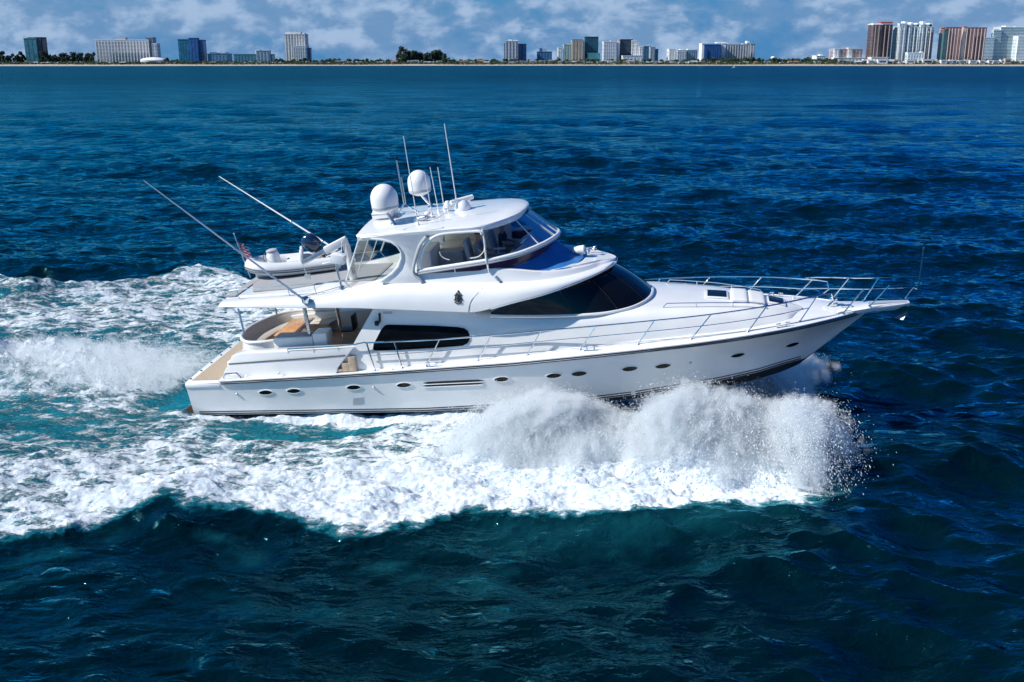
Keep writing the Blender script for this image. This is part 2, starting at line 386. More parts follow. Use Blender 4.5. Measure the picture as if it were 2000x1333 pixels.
def grid_mesh(name, V, nr, nc, mats):
    me = bpy.data.meshes.new(name); me.vertices.add(nr * nc); me.vertices.foreach_set('co', V.astype(np.float32).ravel())
    i = np.arange((nr - 1) * (nc - 1)); r = i // (nc - 1); c = i % (nc - 1); a = r * nc + c
    q = np.stack([a, a + 1, a + nc + 1, a + nc], 1).astype(np.int32)
    me.loops.add(q.size); me.loops.foreach_set('vertex_index', q.ravel())
    me.polygons.add(len(q)); me.polygons.foreach_set('loop_start', (np.arange(len(q)) * 4).astype(np.int32))
    me.polygons.foreach_set('use_smooth', np.ones(len(q), bool))
    me.update(calc_edges=True); me.validate()
    for m in mats: me.materials.append(m)
    o = bpy.data.objects.new(name, me); COL.objects.link(o); return o
def fattr(me, name, arr):
    a = me.attributes.new(name, 'FLOAT', 'POINT'); a.data.foreach_set('value', arr.astype(np.float32).ravel())

# ------------------------------------------------------------------ water and foam material
REFL_TINT = (0.22, 0.85, 1.0, 1)
def water_material():
    m = bpy.data.materials.new('sea_water'); m.use_nodes = True; nt = m.node_tree; L = nt.links.new
    b = nt.nodes['Principled BSDF']
    def N(t, **k):
        n = nt.nodes.new(t)
        for a, v in k.items(): setattr(n, a, v)
        return n
    def MA(op, a, bb=None, c=None):
        n = N('ShaderNodeMath', operation=op)
        for i, v in enumerate((a, bb, c)):
            if v is None: continue
            if isinstance(v, (int, float)): n.inputs[i].default_value = v
            else: L(v, n.inputs[i])
        return n.outputs[0]
    geo = N('ShaderNodeNewGeometry')
    def coords(sx, sy, rz=0.0):
        mp = N('ShaderNodeMapping'); mp.inputs['Scale'].default_value = (sx, sy, 1); mp.inputs['Rotation'].default_value = (0, 0, rz)
        L(geo.outputs['Position'], mp.inputs[0]); return mp.outputs[0]
    def noise(vec, sc, det, ro=0.55, dist=0.0):
        n = N('ShaderNodeTexNoise'); n.inputs['Scale'].default_value = sc; n.inputs['Detail'].default_value = det
        n.inputs['Roughness'].default_value = ro; n.inputs['Distortion'].default_value = dist; L(vec, n.inputs['Vector']); return n.outputs['Fac']
    af = N('ShaderNodeAttribute'); af.attribute_name = 'foam'
    aq = N('ShaderNodeAttribute'); aq.attribute_name = 'aer'
    yaw = PSI
    cf = coords(0.5, 1.0, yaw)
    na = noise(cf, 1.5, 9, 0.64, 0.5); nb = noise(cf, 5.5, 6, 0.62, 0.7); nc = noise(cf, 15.0, 4, 0.6, 0.4)
    vo = N('ShaderNodeTexVoronoi', feature='DISTANCE_TO_EDGE'); vo.inputs['Scale'].default_value = 2.4
    wrp = N('ShaderNodeMix', data_type='VECTOR'); wrp.inputs[0].default_value = 0.35
    nv = N('ShaderNodeTexNoise'); nv.inputs['Scale'].default_value = 1.6; nv.inputs['Detail'].default_value = 4; L(cf, nv.inputs['Vector'])
    L(cf, wrp.inputs[4]); L(nv.outputs['Color'], wrp.inputs[5]); L(wrp.outputs[1], vo.inputs['Vector'])
    lace = N('ShaderNodeMapRange', interpolation_type='SMOOTHSTEP'); lace.inputs[1].default_value = 0.02; lace.inputs[2].default_value = 0.26
    lace.inputs[3].default_value = 0.16; lace.inputs[4].default_value = -0.12; L(vo.outputs[0], lace.inputs[0])
    mix = MA('ADD', MA('ADD', MA('MULTIPLY', MA('SUBTRACT', na, 0.5), 1.0), MA('MULTIPLY', MA('SUBTRACT', nb, 0.5), 1.05)), MA('MULTIPLY', MA('SUBTRACT', nc, 0.5), 0.75))
    tot = MA('ADD', MA('ADD', af.outputs['Fac'], mix), MA('MULTIPLY', lace.outputs[0], 0.9))
    fm = N('ShaderNodeMapRange', interpolation_type='SMOOTHSTEP'); fm.inputs[1].default_value = 0.36; fm.inputs[2].default_value = 0.90; L(tot, fm.inputs[0])
    gate = N('ShaderNodeMapRange'); gate.inputs[1].default_value = 0.04; gate.inputs[2].default_value = 0.22; L(af.outputs['Fac'], gate.inputs[0])
    fmask = MA('MULTIPLY', fm.outputs[0], gate.outputs[0])
    deep = N('ShaderNodeMix', data_type='RGBA'); deep.inputs[6].default_value = (0.0002, 0.0066, 0.0108, 1); deep.inputs[7].default_value = (0.02, 0.30, 0.38, 1)
    qn = MA('MULTIPLY', aq.outputs['Fac'], MA('ADD', 0.35, MA('MULTIPLY', na, 1.0)))
    halo = N('ShaderNodeMapRange', interpolation_type='SMOOTHSTEP'); halo.inputs[1].default_value = 0.05; halo.inputs[2].default_value = 0.62; L(tot, halo.inputs[0])
    L(MA('MAXIMUM', qn, MA('MULTIPLY', MA('MULTIPLY', halo.outputs[0], gate.outputs[0]), 0.62)), deep.inputs[0])
    big = noise(coords(0.03, 0.06), 1.0, 3)
    tone = N('ShaderNodeMix', data_type='RGBA'); tone.inputs[7].default_value = (0.0002, 0.0078, 0.0090, 1)
    L(MA('MULTIPLY', big, 0.6), tone.inputs[0]); L(deep.outputs[2], tone.inputs[6])
    fin = N('ShaderNodeMix', data_type='RGBA'); fcol = N('ShaderNodeMix', data_type='RGBA'); fcol.inputs[6].default_value = (0.66, 0.76, 0.82, 1); fcol.inputs[7].default_value = (0.83, 0.86, 0.875, 1)
    fcr = N('ShaderNodeMapRange'); fcr.inputs[1].default_value = 0.40; fcr.inputs[2].default_value = 0.58; L(nb, fcr.inputs[0]); L(fcr.outputs[0], fcol.inputs[0]); L(fcol.outputs[2], fin.inputs[7])
    L(fmask, fin.inputs[0]); 
    keep = N('ShaderNodeMix', data_type='RGBA'); L(MA('MAXIMUM', sst_clip(nt, aq.outputs['Fac']), gate.outputs[0]), keep.inputs[0]); L(tone.outputs[2], keep.inputs[6]); L(deep.outputs[2], keep.inputs[7])
    L(keep.outputs[2], fin.inputs[6])
    out = nt.nodes['Material Output']; nt.nodes.remove(b)
    body = N('ShaderNodeBsdfDiffuse'); L(keep.outputs[2], body.inputs[0])
    mir = N('ShaderNodeBsdfGlossy'); mir.inputs[0].default_value = REFL_TINT
    ar = N('ShaderNodeAttribute'); ar.attribute_name = 'chop'; L(ar.outputs['Fac'], mir.inputs['Roughness'])
    fr = N('ShaderNodeFresnel'); fr.inputs[0].default_value = 1.333
    ke = N('ShaderNodeMapRange'); ke.inputs[1].default_value = 0.05; ke.inputs[2].default_value = 0.25; ke.inputs[3].default_value = 1.0; ke.inputs[4].default_value = 0.46; L(ar.outputs['Fac'], ke.inputs[0])
    wat = N('ShaderNodeMixShader'); gust = N('ShaderNodeMapRange'); gust.inputs[1].default_value = 0.33; gust.inputs[2].default_value = 0.67; gust.inputs[3].default_value = 0.78; gust.inputs[4].default_value = 1.55
    L(noise(coords(0.016, 0.075, 0.06), 1.0, 11, 0.72), gust.inputs[0])
    L(MA('MULTIPLY', MA('MULTIPLY', fr.outputs[0], ke.outputs[0]), gust.outputs[0]), wat.inputs[0]); L(body.outputs[0], wat.inputs[1]); L(mir.outputs[0], wat.inputs[2])
    fo = N('ShaderNodeBsdfDiffuse'); L(fin.outputs[2], fo.inputs[0]); fo.inputs['Roughness'].default_value = 0.6
    sh = N('ShaderNodeMixShader'); L(fmask, sh.inputs[0]); L(wat.outputs[0], sh.inputs[1]); L(fo.outputs[0], sh.inputs[2]); L(sh.outputs[0], out.inputs[0])
    # ripples
    r1 = noise(coords(0.6, 1.2, 0.15), 0.8, 2, 0.45); r2 = noise(coords(0.8, 1.3, -0.25), 2.6, 4, 0.55, 0.4); r3 = noise(coords(1, 1.4, 0.5), 7.0, 3, 0.5)
    hgt = MA('ADD', MA('ADD', MA('MULTIPLY', r1, 0.40), MA('MULTIPLY', r2, 0.11)), MA('MULTIPLY', r3, 0.008))
    fh = MA('MULTIPLY', MA('ADD', MA('MULTIPLY', na, 0.5), MA('MULTIPLY', nb, 0.22)), 0.35)
    hm = N('ShaderNodeMix', data_type='FLOAT'); L(fmask, hm.inputs[0]); L(hgt, hm.inputs[2]); L(fh, hm.inputs[3])
    bp = N('ShaderNodeBump'); bp.inputs['Strength'].default_value = 1.0; bp.inputs['Distance'].default_value = 1.0
    L(hm.outputs[0], bp.inputs['Height']); 
    for q in (body, mir, fr, fo): L(bp.outputs[0], q.inputs['Normal'])
    return m
def sst_clip(nt, sock):
    n = nt.nodes.new('ShaderNodeMapRange'); n.inputs[1].default_value = 0.0; n.inputs[2].default_value = 0.25
    nt.links.new(sock, n.inputs[0]); return n.outputs[0]
M['sea'] = water_material()

def build_sea():
    inner = np.linspace(-30, 30, 1180); outer = 30 + (np.linspace(0, 1, 90)[1:] ** 1.3) * 40
    ang = np.radians(np.concatenate([-outer[::-1], inner, outer]))
    dep = np.concatenate([np.linspace(63, 35, 60)[:-1], np.degrees(np.arctan(np.linspace(math.tan(math.radians(35)), CAM_H / 2440.0, 860)))])
    r = CAM_H / np.tan(np.radians(dep))
    A, R_ = np.meshgrid(ang, r); X = R_ * np.sin(A); Y = R_ * np.cos(A)
    sp = np.maximum(np.gradient(r)[:, None] * 0.6 * np.ones_like(A), R_ * np.gradient(ang)[None, :])
    Z, foam, aer, DX, DY = sea_fields(X, Y, sp)
    V = np.stack([X + DX, Y + DY, Z], -1).reshape(-1, 3)
    o = grid_mesh('sea', V, len(r), len(ang), [M['sea']])
    fattr(o.data, 'foam', foam); fattr(o.data, 'aer', aer); fattr(o.data, 'chop', 0.05 + 0.20 * sst(0.15, 7.0, np.sqrt(sp * 2)))
    tag(o, 'deep blue choppy sea crossed by the white foaming wake', None, None, 'structure')
build_sea()

# ------------------------------------------------------------------ the motor yacht (x forward, y to port, z up, metres)
yacht = empty('motor_yacht'); tag(yacht, 'large white motor yacht racing through the waves with its bow lifted', 'yacht')
yacht.matrix_world = Matrix(((FW[0], PT[0], UP[0], BO[0]), (FW[1], PT[1], UP[1], BO[1]), (FW[2], PT[2], UP[2], BO[2]), (0, 0, 0, 1)))
Y = yacht
def hb(x): return 2.35 + 0.30 * math.sin(math.pi / 2 * min(1, max(0, x) / 9)) if x < 11 else max(0.0, 2.65 * (1 - min(1, (x - 11) / 10.6) ** 3.6))
def zs(x): return itp(x, [0, 1.6, 4.3, 7.7, 11, 12.5, 14, 15.5, 17, 18.5, 20, 21.6], [.82, .885, 1.00, 1.14, 1.28, 1.38, 1.48, 1.57, 1.635, 1.68, 1.70, 1.69])
def zd(x): return itp(x, [0, 5, 6.3, 8.2, 9.85, 11.4, 13, 14.75, 16.3, 18, 19.5, 22], [.93, 1.03, 1.08, 1.21, 1.32, 1.45, 1.55, 1.64, 1.69, 1.73, 1.77, 1.80])
def zc(x): return itp(x, [0, 8, 12, 14.5, 17, 18.2, 19, 19.75, 20.4, 21.0, 21.5], [-.32, -.3, -.20, -.06, .08, .14, .20, .22, .72, 1.2, 1.6])
def yc(x): return itp(x, [0, 8, 12, 14.5, 17, 18.2, 19, 19.5, 19.8, 21.6], [2.2, 2.42, 2.36, 2.08, 1.48, 1.0, .54, .24, .03, .01])
def zk(x): return itp(x, [0, 8, 14, 16.5, 18, 19, 19.5, 20.0, 20.4, 21.0, 21.5], [-.75, -1.0, -1.05, -.85, -.55, -.25, -.02, .38, .71, 1.19, 1.59])
def hull_y(x, z):
    a, b_ = zc(x), zs(x); t = min(1, max(0, (z - a) / max(b_ - a, 1e-3)))
    fl = 0.10 * math.sin(math.pi * t) * min(1, max(0, (x - 11) / 7))      # flare hollows forward
    return yc(x) + (hb(x) - yc(x)) * t - fl * (hb(x) - yc(x)) * 2.0
def side_at(x, k, n):
    a, b_ = zc(x), zs(x); z = a + (b_ - a) * k / n
    return (x, -hull_y(x, z), z)
xs = list(np.linspace(0, 14, 29)) + list(np.linspace(14.3, 21.5, 37))
rings = []
for x in xs:
    ring = [(x, -side_at(x, k, 10)[1] * -1, side_at(x, k, 10)[2]) for k in range(10, -1, -1)]
    b_ = yc(x); z0, z1 = zc(x), min(zk(x), zc(x))
    ring += [(x, -b_ * (1 - t), z0 + (z1 - z0) * t ** 0.9) for t in (0.06, 0.12, 0.35, 0.7, 1.0)]
    rings.append(ring)
mb = MB()
n = len(rings[0])
vs = [p for r in rings for p in r]; fs0, fs1, fs2 = [], [], []
for i in range(len(rings) - 1):
    for j in range(n - 1):
        q = (i * n + j, i * n + j + 1, (i + 1) * n + j + 1, (i + 1) * n + j)
        x = xs[i]
        if j < 10: fs0.append(q)
        else: fs2.append(q)
for f_, mi in ((fs0, 0), (fs2, 2)):
    mb.mat(mi); b0 = len(mb.v)
    if mi == 0: mb.add(vs, f_)
    else:
        for f in f_: mb.f.append(f); mb.m.append(2)
mb.mirror()
# transom
tr = [rings[0][k] for k in range(n)]
mb.mat(0); mb.add(tr + [(p[0], -p[1], p[2]) for p in tr[::-1]], [tuple(range(2 * n))])
mb.build('hull', [M['gel'], M['stripe'], M['bottom']], Y, 40)

# boot stripes as thin raised bands that follow the chine
def hull_band(name, m, za, zb, x0, x1, proud, both=True, nx=60, ya=None):
    b = MB(); R_ = []
    for x in np.linspace(x0, x1, nx):
        p = []
        for z, o in ((za(x), 0.0), (za(x), proud), (zb(x), proud), (zb(x), 0.0)): p.append((x, -(hull_y(x, z) + o), z))
        R_.append(p)
    b.loft(R_, closed=True, caps=True)
    if both: b.pair()
    return b.build(name, m, Y, 30)
hull_band('boot_stripe', M['stripe'], lambda x: zc(x) + 0.015, lambda x: zc(x) + 0.06, 0.2, 19.55, 0.006)
hull_band('boot_stripe', M['stripe'], lambda x: zc(x) + 0.10, lambda x: zc(x) + 0.135, 0.2, 19.55, 0.006)
# rubbing strake: black band with a bright steel insert
b = MB(); R_ = []
for x in np.linspace(1.3, 21.45, 90):
    h, z = hb(x), zs(x); R_.append([(x, -(h - .02), z - .055), (x, -(h + .035), z - .05), (x, -(h + .05), z), (x, -(h + .035), z + .035), (x, -(h - .02), z + .04)])
b.loft(R_, closed=True, caps=True).pair(); rub = b.build('rub_rail', M['stripe'], Y, 40)
b = MB(); R_ = []
for x in np.linspace(1.25, 21.4, 90):
    h, z = hb(x), zs(x); R_.append([(x, -(h - .02), z + .042), (x, -(h + .03), z + .042), (x, -(h + .03), z + .072), (x, -(h - .02), z + .075)])
b.loft(R_, closed=True, caps=True).pair(); b.build('rail_moulding', M['gel'], Y, 40)
b = MB(); R_ = []
for x in np.linspace(1.3, 21.4, 90):
    h, z = hb(x), zs(x); R_.append([(x, -(h + .046), z - .012), (x, -(h + .062), z - .008), (x, -(h + .062), z + .008), (x, -(h + .046), z + .012)])
b.loft(R_, closed=True, caps=True).pair(); b.build('rail_insert', M['chrome'], rub, 40)

# deck: sloping gunwale then flat side deck / foredeck
b = MB(); R_ = []
for x in list(np.linspace(1.2, 5.2, 10)) + list(np.linspace(5.25, 21.5, 60)):
    h = hb(x); z0 = zs(x) + .06; z1 = zd(x); i1 = min(.30, h * .55); i0 = min(.06, h * .2)
    ring = [(x, -h, z0 - .06), (x, -(h - i0 * .3), z0), (x, -(h - i0), z0 + (z1 - z0) * .45), (x, -(h - i1 * .75), z1 - .01), (x, -(h - i1), z1)]
    ring += [(x, -(h - i1) * t, z1 + .03 * (1 - t * t)) for t in (.66, .33, 0.0)]
    R_.append(ring)
b.loft(R_).mirror()
e0 = R_[0]; b.add(e0 + [(p[0], -p[1], p[2]) for p in e0[::-1]], [tuple(range(2 * len(e0)))])
b.build('deck', M['gel'], Y, 35)

b = MB(); b.tube([(x, -(hb(x) - .335), zd(x) + .004) for x in np.linspace(5.6, 20.2, 70)], .006, 5); b.pair().build('deck_seam', M['greyband'], Y, 0)
# swim platform: rounded white slab with teak inset, steel trim tab below
b = MB()
po = [(-.10, -2.2), (0.0, -2.37), (1.25, -2.42), (1.25, 2.42), (0.0, 2.37), (-.10, 2.2), (-.16, 1.0), (-.17, 0), (-.16, -1.0)]
b.prism([(x, y, .70) for x, y in po], (0, 0, .135)); b.build('swim_platform', M['gel'], Y, 35, bevel=.03)
sp = bpy.data.objects['swim_platform']
b = MB(); b.prism([(x, y, .838) for x, y in [(.08, -2.05), (1.45, -2.05), (1.45, 2.05), (.08, 2.05)]], (0, 0, .012)); b.build('teak_inlay', M['teak'], sp, 30)
for k, yy in enumerate(np.linspace(-1.9, 1.9, 6)):
    b = MB(); b.lathe([(.035, 0), (.035, .02), (.02, .03)], (-.03, yy, .836)); b.build('pad_eye', M['black'], sp, 30)
b = MB(); b.add([(-.02, -2.2, .05), (-.02, -1.2, .05), (-.55, -1.25, -.30), (-.55, -2.15, -.30), (-.02, -2.2, -.35), (-.02, -1.2, -.35)], [(0, 1, 2, 3), (4, 5, 2, 3), (0, 3, 4), (1, 2, 5), (0, 1, 5, 4)])
b.pair().build('trim_tab', M['brown'], Y, 30)

# quarter locker / cockpit bulwarks (box with a black line)
def y_bul(x, z): return hb(x) - .24 - .10 * max(0, z - 1.0)
b = MB()
out = [on(437, 727, y_bul), on(446, 711, y_bul), on(452, 696, y_bul), on(470, 691, y_bul), on(690, 680, y_bul), on(660, 719, y_bul), (5.2, -y_bul(5.2, .98), .98), (1.25, -y_bul(1.2, .9), .90)]
b.prism(out, (0, .42, 0)); b.pair().build('bulwark', M['gel'], Y, 35, bevel=.03)
bul = bpy.data.objects['bulwark']
b = MB(); pts = [on(x, y, lambda a, c: y_bul(a, c) + .004) for x, y in [(446, 710.5), (520, 705), (600, 700), (674, 694.5)]]
b.tube(pts, .022, 6).pair().build('trim_line', M['black'], bul, 30)
# transom bulkhead with stair, cockpit floor
b = MB(); b.box((1.60, 0, 1.16), (.35, 4.1, .58)).build('transom_bulkhead', M['gel'], Y, 35, bevel=.05)
b = MB(); b.prism([(1.75, -2.12, 1.085), (7.2, -2.1, 1.10), (7.2, 2.1, 1.10), (1.75, 2.12, 1.085)], (0, 0, .03)); b.build('cockpit_floor', M['floor'], Y, 30)
# steps beside the bulwark up to the side deck
b = MB()
for k in range(3): b.box((5.35 + .22 * k, -2.08, 1.12 + .10 * k), (.24, .46, .08 + .2 * k))
b.pair().build('side_step', M['teak'], Y, 30, bevel=.01)

# deckhouse -------------------------------------------------------
def ht(x): return itp(x, [5, 10, 12, 14, 15, 16, 17, 18, 18.8, 19.3, 19.6], [2.0, 2.0, 1.96, 1.82, 1.70, 1.55, 1.36, 1.08, .75, .42, .12])
def zt(x): return itp(x, [5, 9, 10, 12, 13.5, 15, 16, 17, 18, 18.8, 19.3, 19.6], [3.16, 3.12, 2.66, 2.50, 2.46, 2.44, 2.38, 2.30, 2.18, 2.02, 1.90, 1.80])
def hbase(x): return min(hb(x) - .42, ht(x) + .22 + .10 * max(0, x - 14) * .4) if x < 19.3 else ht(x) + .1
def side_y(x, z):
    a, c = zd(x), zt(x); t = min(1, max(0, (z - a) / max(.05, c - a)))
    return hbase(x) + (ht(x) - hbase(x)) * t ** 1.5
b = MB(); R_ = []
X_ = list(np.linspace(7.15, 9, 8)) + list(np.linspace(9.2, 19.6, 60))
for x in X_:
    a, c, w = zd(x), zt(x), ht(x); rr = min(.14, (c - a) * .4, w * .4)
    ring = [(x, -side_y(x, a + (c - a - rr) * t), a - .02 + (c - a - rr + .02) * t) for t in (0, .2, .4, .6, .8, 1)]
    ring += [(x, -(w - rr * .30), c - rr * .30), (x, -(w - rr), c)] + [(x, -(w - rr) * t, c + .07 * (1 - t * t)) for t in (.75, .5, .25, 0)]
    R_.append(ring)
b.loft(R_).mirror(); dh = b.build('deckhouse', M['gel'], Y, 38)
# slanted aft wing of the deckhouse side and the rear bulkhead
b = MB()
outer, inner = [], []
for z in np.linspace(1.04, 3.14, 15):
    row = [(x, -side_y(x, z), z) for x in np.linspace(5.25 + (z - 1.06) * .715, 7.2, 9)]
    outer.append(row); inner.append([(x, y + .09, zz) for x, y, zz in row])
b.loft(outer); b.loft([r[::-1] for r in inner]); b.loft([[r[0] for r in inner], [r[0] for r in outer]])
b.pair().build('side_wing', M['gel'], dh, 30)
b = MB(); b.box((7.25, 0, 2.1), (.10, 3.8, 2.1)).build('rear_bulkhead', M['gelmatt'], dh, 30, bevel=.01)
b = MB(); q = [PX(x, y, 7.17) for x, y in [(624, 604), (660, 604), (668, 648), (632, 650)]]
b = MB(); b.box((7.16, .75, 2.05), (.05, 1.0, 1.75)); dr = b.build('saloon_door', M['alu'], dh, 30, bevel=.01)
b = MB(); b.box((7.13, .75, 2.1), (.03, .84, 1.5)); b.build('door_pane', M['darkglass'], dr, 30)
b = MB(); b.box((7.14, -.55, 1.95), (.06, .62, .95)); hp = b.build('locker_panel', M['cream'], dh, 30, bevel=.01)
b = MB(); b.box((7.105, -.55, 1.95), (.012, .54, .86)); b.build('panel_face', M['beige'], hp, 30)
# saloon side window
def panel(name, pxs, fy, m, parent, proud=.012, thick=.03, smoothn=0, both=True, round_=True):
    pts = [on(x, y, lambda a, c: fy(a, c) + proud) for x, y in pxs]
    if smoothn: pts = cr(pts + [pts[0]], smoothn)[:-1]
    c = MB(); c.prism(pts, (0, thick, 0))
    if both: c.pair()
    return c.build(name, m, parent, 30)
win = [(728.5, 681), (729.5, 673), (744, 645), (751, 636.5), (758, 634.5), (800, 635.5), (850, 637), (893, 639.5), (907, 642), (914, 647), (917, 655), (917, 664), (913, 671), (904, 675.5), (890, 677), (840, 680.5), (780, 684), (735, 685.5), (730, 684.5)]
panel('side_window', win, side_y, M['darkglass'], dh, .026)
winf = [(820 + (x - 820) * 1.022, 659 + (y - 659) * 1.09) for x, y in win]
panel('window_frame', winf, side_y, M['gel'], dh, .014, .02)
panel('vent_grille', [(748, 609), (766, 609), (766, 613.5), (748, 613.5)], side_y, M['greyband'], dh, .01)
b = MB(); pts = [on(x, y, lambda a, c: side_y(a, c) + .05) for x, y in [(741, 612), (741.5, 620), (742, 627), (739.5, 631.5), (735, 632), (733, 629)]]
b.tube(pts, .035, 8).pair().build('air_horn', M['black'], dh, 30)
b = MB(); p = on(736, 632, lambda a, c: side_y(a, c) + .05); b.lathe([(.02, -.06), (.08, -.05), (.08, .05), (.02, .06)], p, (1, 0, 0), 12).pair().build('horn_bell', M['black'], dh, 30)

# wrap-round windscreen ---------------------------------------------
glass_lo = [(10.30, -2.0, 2.64), (11.0, -2.02, 2.60), (12.0, -1.98, 2.545), (13.0, -1.90, 2.51), (13.8, -1.76, 2.50), (14.45, -1.45, 2.52), (14.85, -1.0, 2.55), (15.05, -.5, 2.57), (15.10, 0, 2.58)]
glass_hi = [(10.35, -1.98, 2.72), (11.0, -1.93, 3.02), (11.7, -1.86, 3.20), (12.5, -1.72, 3.36), (13.05, -1.46, 3.46), (13.4, -1.12, 3.52), (13.6, -.74, 3.55), (13.70, -.36, 3.56), (13.73, 0, 3.57)]
lo = cr(glass_lo, 6); hi = cr(glass_hi, 6)
def full(c): return c + [(x, -y, z) for x, y, z in c[-2::-1]]
LO, HI = full(lo), full(hi)
b = MB(); rows = []
for a, c in zip(LO, HI):
    rows.append([tuple(np.array(a) * (1 - t) + np.array(c) * t + np.array([0.05, 0, 0.05]) * math.sin(math.pi * t) * (.3 + .7 * max(0, (a[0] - 12) / 3))) for t in np.linspace(0, 1, 7)])
b.loft(rows); ws = b.build('windscreen', M['darkglass'], Y, 40)
b = MB(); b.tube([(x + .01, y, z - .02) for x, y, z in LO], .05, 8).build('screen_frame', M['gel'], ws, 40)
for fx in (.36, .56, .76):
    k = int(len(lo) * fx); b = MB(); b.tube([np.array(p) + np.array([.015, -.01, .01]) for p in rows[k]], .013, 6).pair().build('mullion', M['black'], ws, 40)
# white corner pillar of the far side and centre
# flybridge ---------------------------------------------------------
FX = [1.62, 2.9, 5.0, 6.2, 7.3, 8.5, 10.0, 10.5, 11.1, 12.0, 12.7, 13.3, 13.75, 14.0]
FB = [3.33, 3.28, 3.20, 3.16, 3.08, 2.98, 2.86, 2.98, 3.13, 3.28, 3.42, 3.52, 3.58, 3.62]
FS = [3.46, 3.50, 3.52, 3.66, 3.76, 3.74, 3.66, 3.64, 3.62, 3.61, 3.62, 3.64, 3.67, 3.68]
FT = [3.46, 3.50, 3.52, 3.72, 3.98, 4.05, 4.10, 4.09, 4.02, 3.84, 3.80, 3.78, 3.75, 3.72]
FF = [3.46, 3.50, 3.51, 3.50, 3.50, 3.50, 3.50, 3.50, 3.55, 3.80, 3.84, 3.82, 3.77, 3.72]
def fw_(x):
    base = itp(x, [1.6, 2.9, 5, 7, 10.2], [2.20, 2.28, 2.36, 2.44, 2.46])
    if x > 10.2: base = 2.46 * max(0.0, 1 - ((x - 10.2) / 3.86) ** 2.9) ** 0.62
    return base
def sm(xs_, ys_, x):
    c = 0.0; wsum = 0.0
    for d_, w_ in ((-.35, 1), (-.17, 2), (0, 3), (.17, 2), (.35, 1)): c += w_ * itp(x + d_, xs_, ys_); wsum += w_
    return c / wsum
b = MB(); R_ = []
for x in list(np.linspace(1.62, 9.8, 36)) + list(np.linspace(9.9, 14.04, 54)):
    w = fw_(x); zb = sm(FX, FB, x) if x > 2 else itp(x, FX, FB); s_, t_, f_ = sm(FX, FS, x), sm(FX, FT, x), sm(FX, FF, x)
    k = min(1, w / 1.2); dz = s_ - zb
    ring = [(x, 0, zb + .03), (x, -(w - .30 * k), zb + .02), (x, -(w - .05 * k), zb), (x, -w, zb + .03), (x, -(w - .01 * k), zb + dz * .35), (x, -(w - .06 * k), zb + dz * .62),
            (x, -(w - .16 * k), zb + dz * .84), (x, -(w - .32 * k), zb + dz * .97), (x, -(w - .46 * k), s_ + (t_ - s_) * .06), (x, -(w - .52 * k), s_ + (t_ - s_) * .4), (x, -(w - .57 * k), t_ - .02 * k),
            (x, -(w - .61 * k), t_), (x, -(w - .70 * k), t_ - .005), (x, -(w - .75 * k), t_ - .03 - (t_ - f_) * .5), (x, -(w - .78 * k), f_), (x, 0, f_)]
    R_.append(ring)
b.loft(R_).mirror()
e0 = R_[0]; b.add(e0 + [(p[0], -p[1], p[2]) for p in e0[-2:0:-1]], [tuple(range(2 * len(e0) - 2))])
fly = b.build('flybridge', M['gel'], Y, 40)
def fly_y(x, z):
    zb, s_ = itp(x, FX, FB), itp(x, FX, FS); t = min(1, max(0, (z - zb) / max(.05, s_ - zb)))
    return fw_(x) - itp(t, [0, .05, .35, .62, .84, .97, 1], [.04, 0, .01, .06, .16, .32, .45])
# brow lip
b = MB(); lip = []
for x in np.linspace(10.45, 14.0, 40): lip.append((x, -(fw_(x) - .03), sm(FX, FB, x) + .0))
lipf = lip + [(14.045, -.25, 3.62), (14.06, 0, 3.62)]
b.tube(full(lipf), .030, 8).build('brow_lip', M['gel'], fly, 40)
# swoosh recess (dark crease) and crest
b = MB(); pts = [on(x, y, lambda a, c: fly_y(a, c) + .004) for x, y in [(943, 563), (931, 575), (921, 586), (916, 598), (914.5, 610)]]
b.tube(cr(pts, 5), [.012] * 20 + [.004], 6).pair().build('moulded_crease', M['greyband'], fly, 40)
def emb(px, py, u, v):    # crest pieces laid on the side of the flybridge, pixel offsets around its middle
    return on(px + u, py + v, lambda a, c: fly_y(a, c) + .012)
b = MB()
ring_ = [emb(895, 583, 6.2 * math.cos(a), 7.0 * math.sin(a)) for a in np.linspace(0, 2 * math.pi, 17)]
b.tube(ring_, .013, 6)
b.tube([emb(895, 583, 3.2 * math.cos(a) + 1.2, 4.4 * math.sin(a)) for a in np.linspace(.9, 5.4, 12)], [.012, .02, .03, .036, .03, .032, .032, .03, .036, .03, .02, .012], 6)
b.lathe([(.0, 0), (.05, .012), (.05, .02), (0, .025)], emb(895, 583, 3.5, .5), (0, -1, 0), 10)
for u, v, r in [(-6, -6.5, .035), (-3, -10, .03), (0, -12.5, .04), (3, -10, .03), (6, -6.5, .035), (0, -15, .025), (-6, 8, .03), (6, 8, .03), (-3, 9.5, .025), (3, 9.5, .025), (-7.5, 3, .026), (7.5, 3, .026)]:
    r *= .72; b.lathe([(.0, -.01), (r, 0), (r, .02), (0, .03)], emb(895, 583, u, v), (0, -1, 0), 8)
b.tube([emb(895, 583, -6, -6.5), emb(895, 583, -3, -9), emb(895, 583, 0, -8), emb(895, 583, 3, -9), emb(895, 583, 6, -6.5)], .010, 6)
b.tube([emb(895, 583, -6, 8), emb(895, 583, 0, 10), emb(895, 583, 6, 8)], .011, 6)
b.build('crest_emblem', M['gold'], fly, 40)
b = MB(); p0 = on(968, 541, lambda a, c: fly_y(a, c) + .05); p1 = on(979, 553, lambda a, c: fly_y(a, c) + .05)
p0 = P(968, 541, -1.93); p1 = P(978, 552, -2.0)
b.tube([p0, p1], .055, 10).pair().build('deck_light', M['alu'], fly, 40)
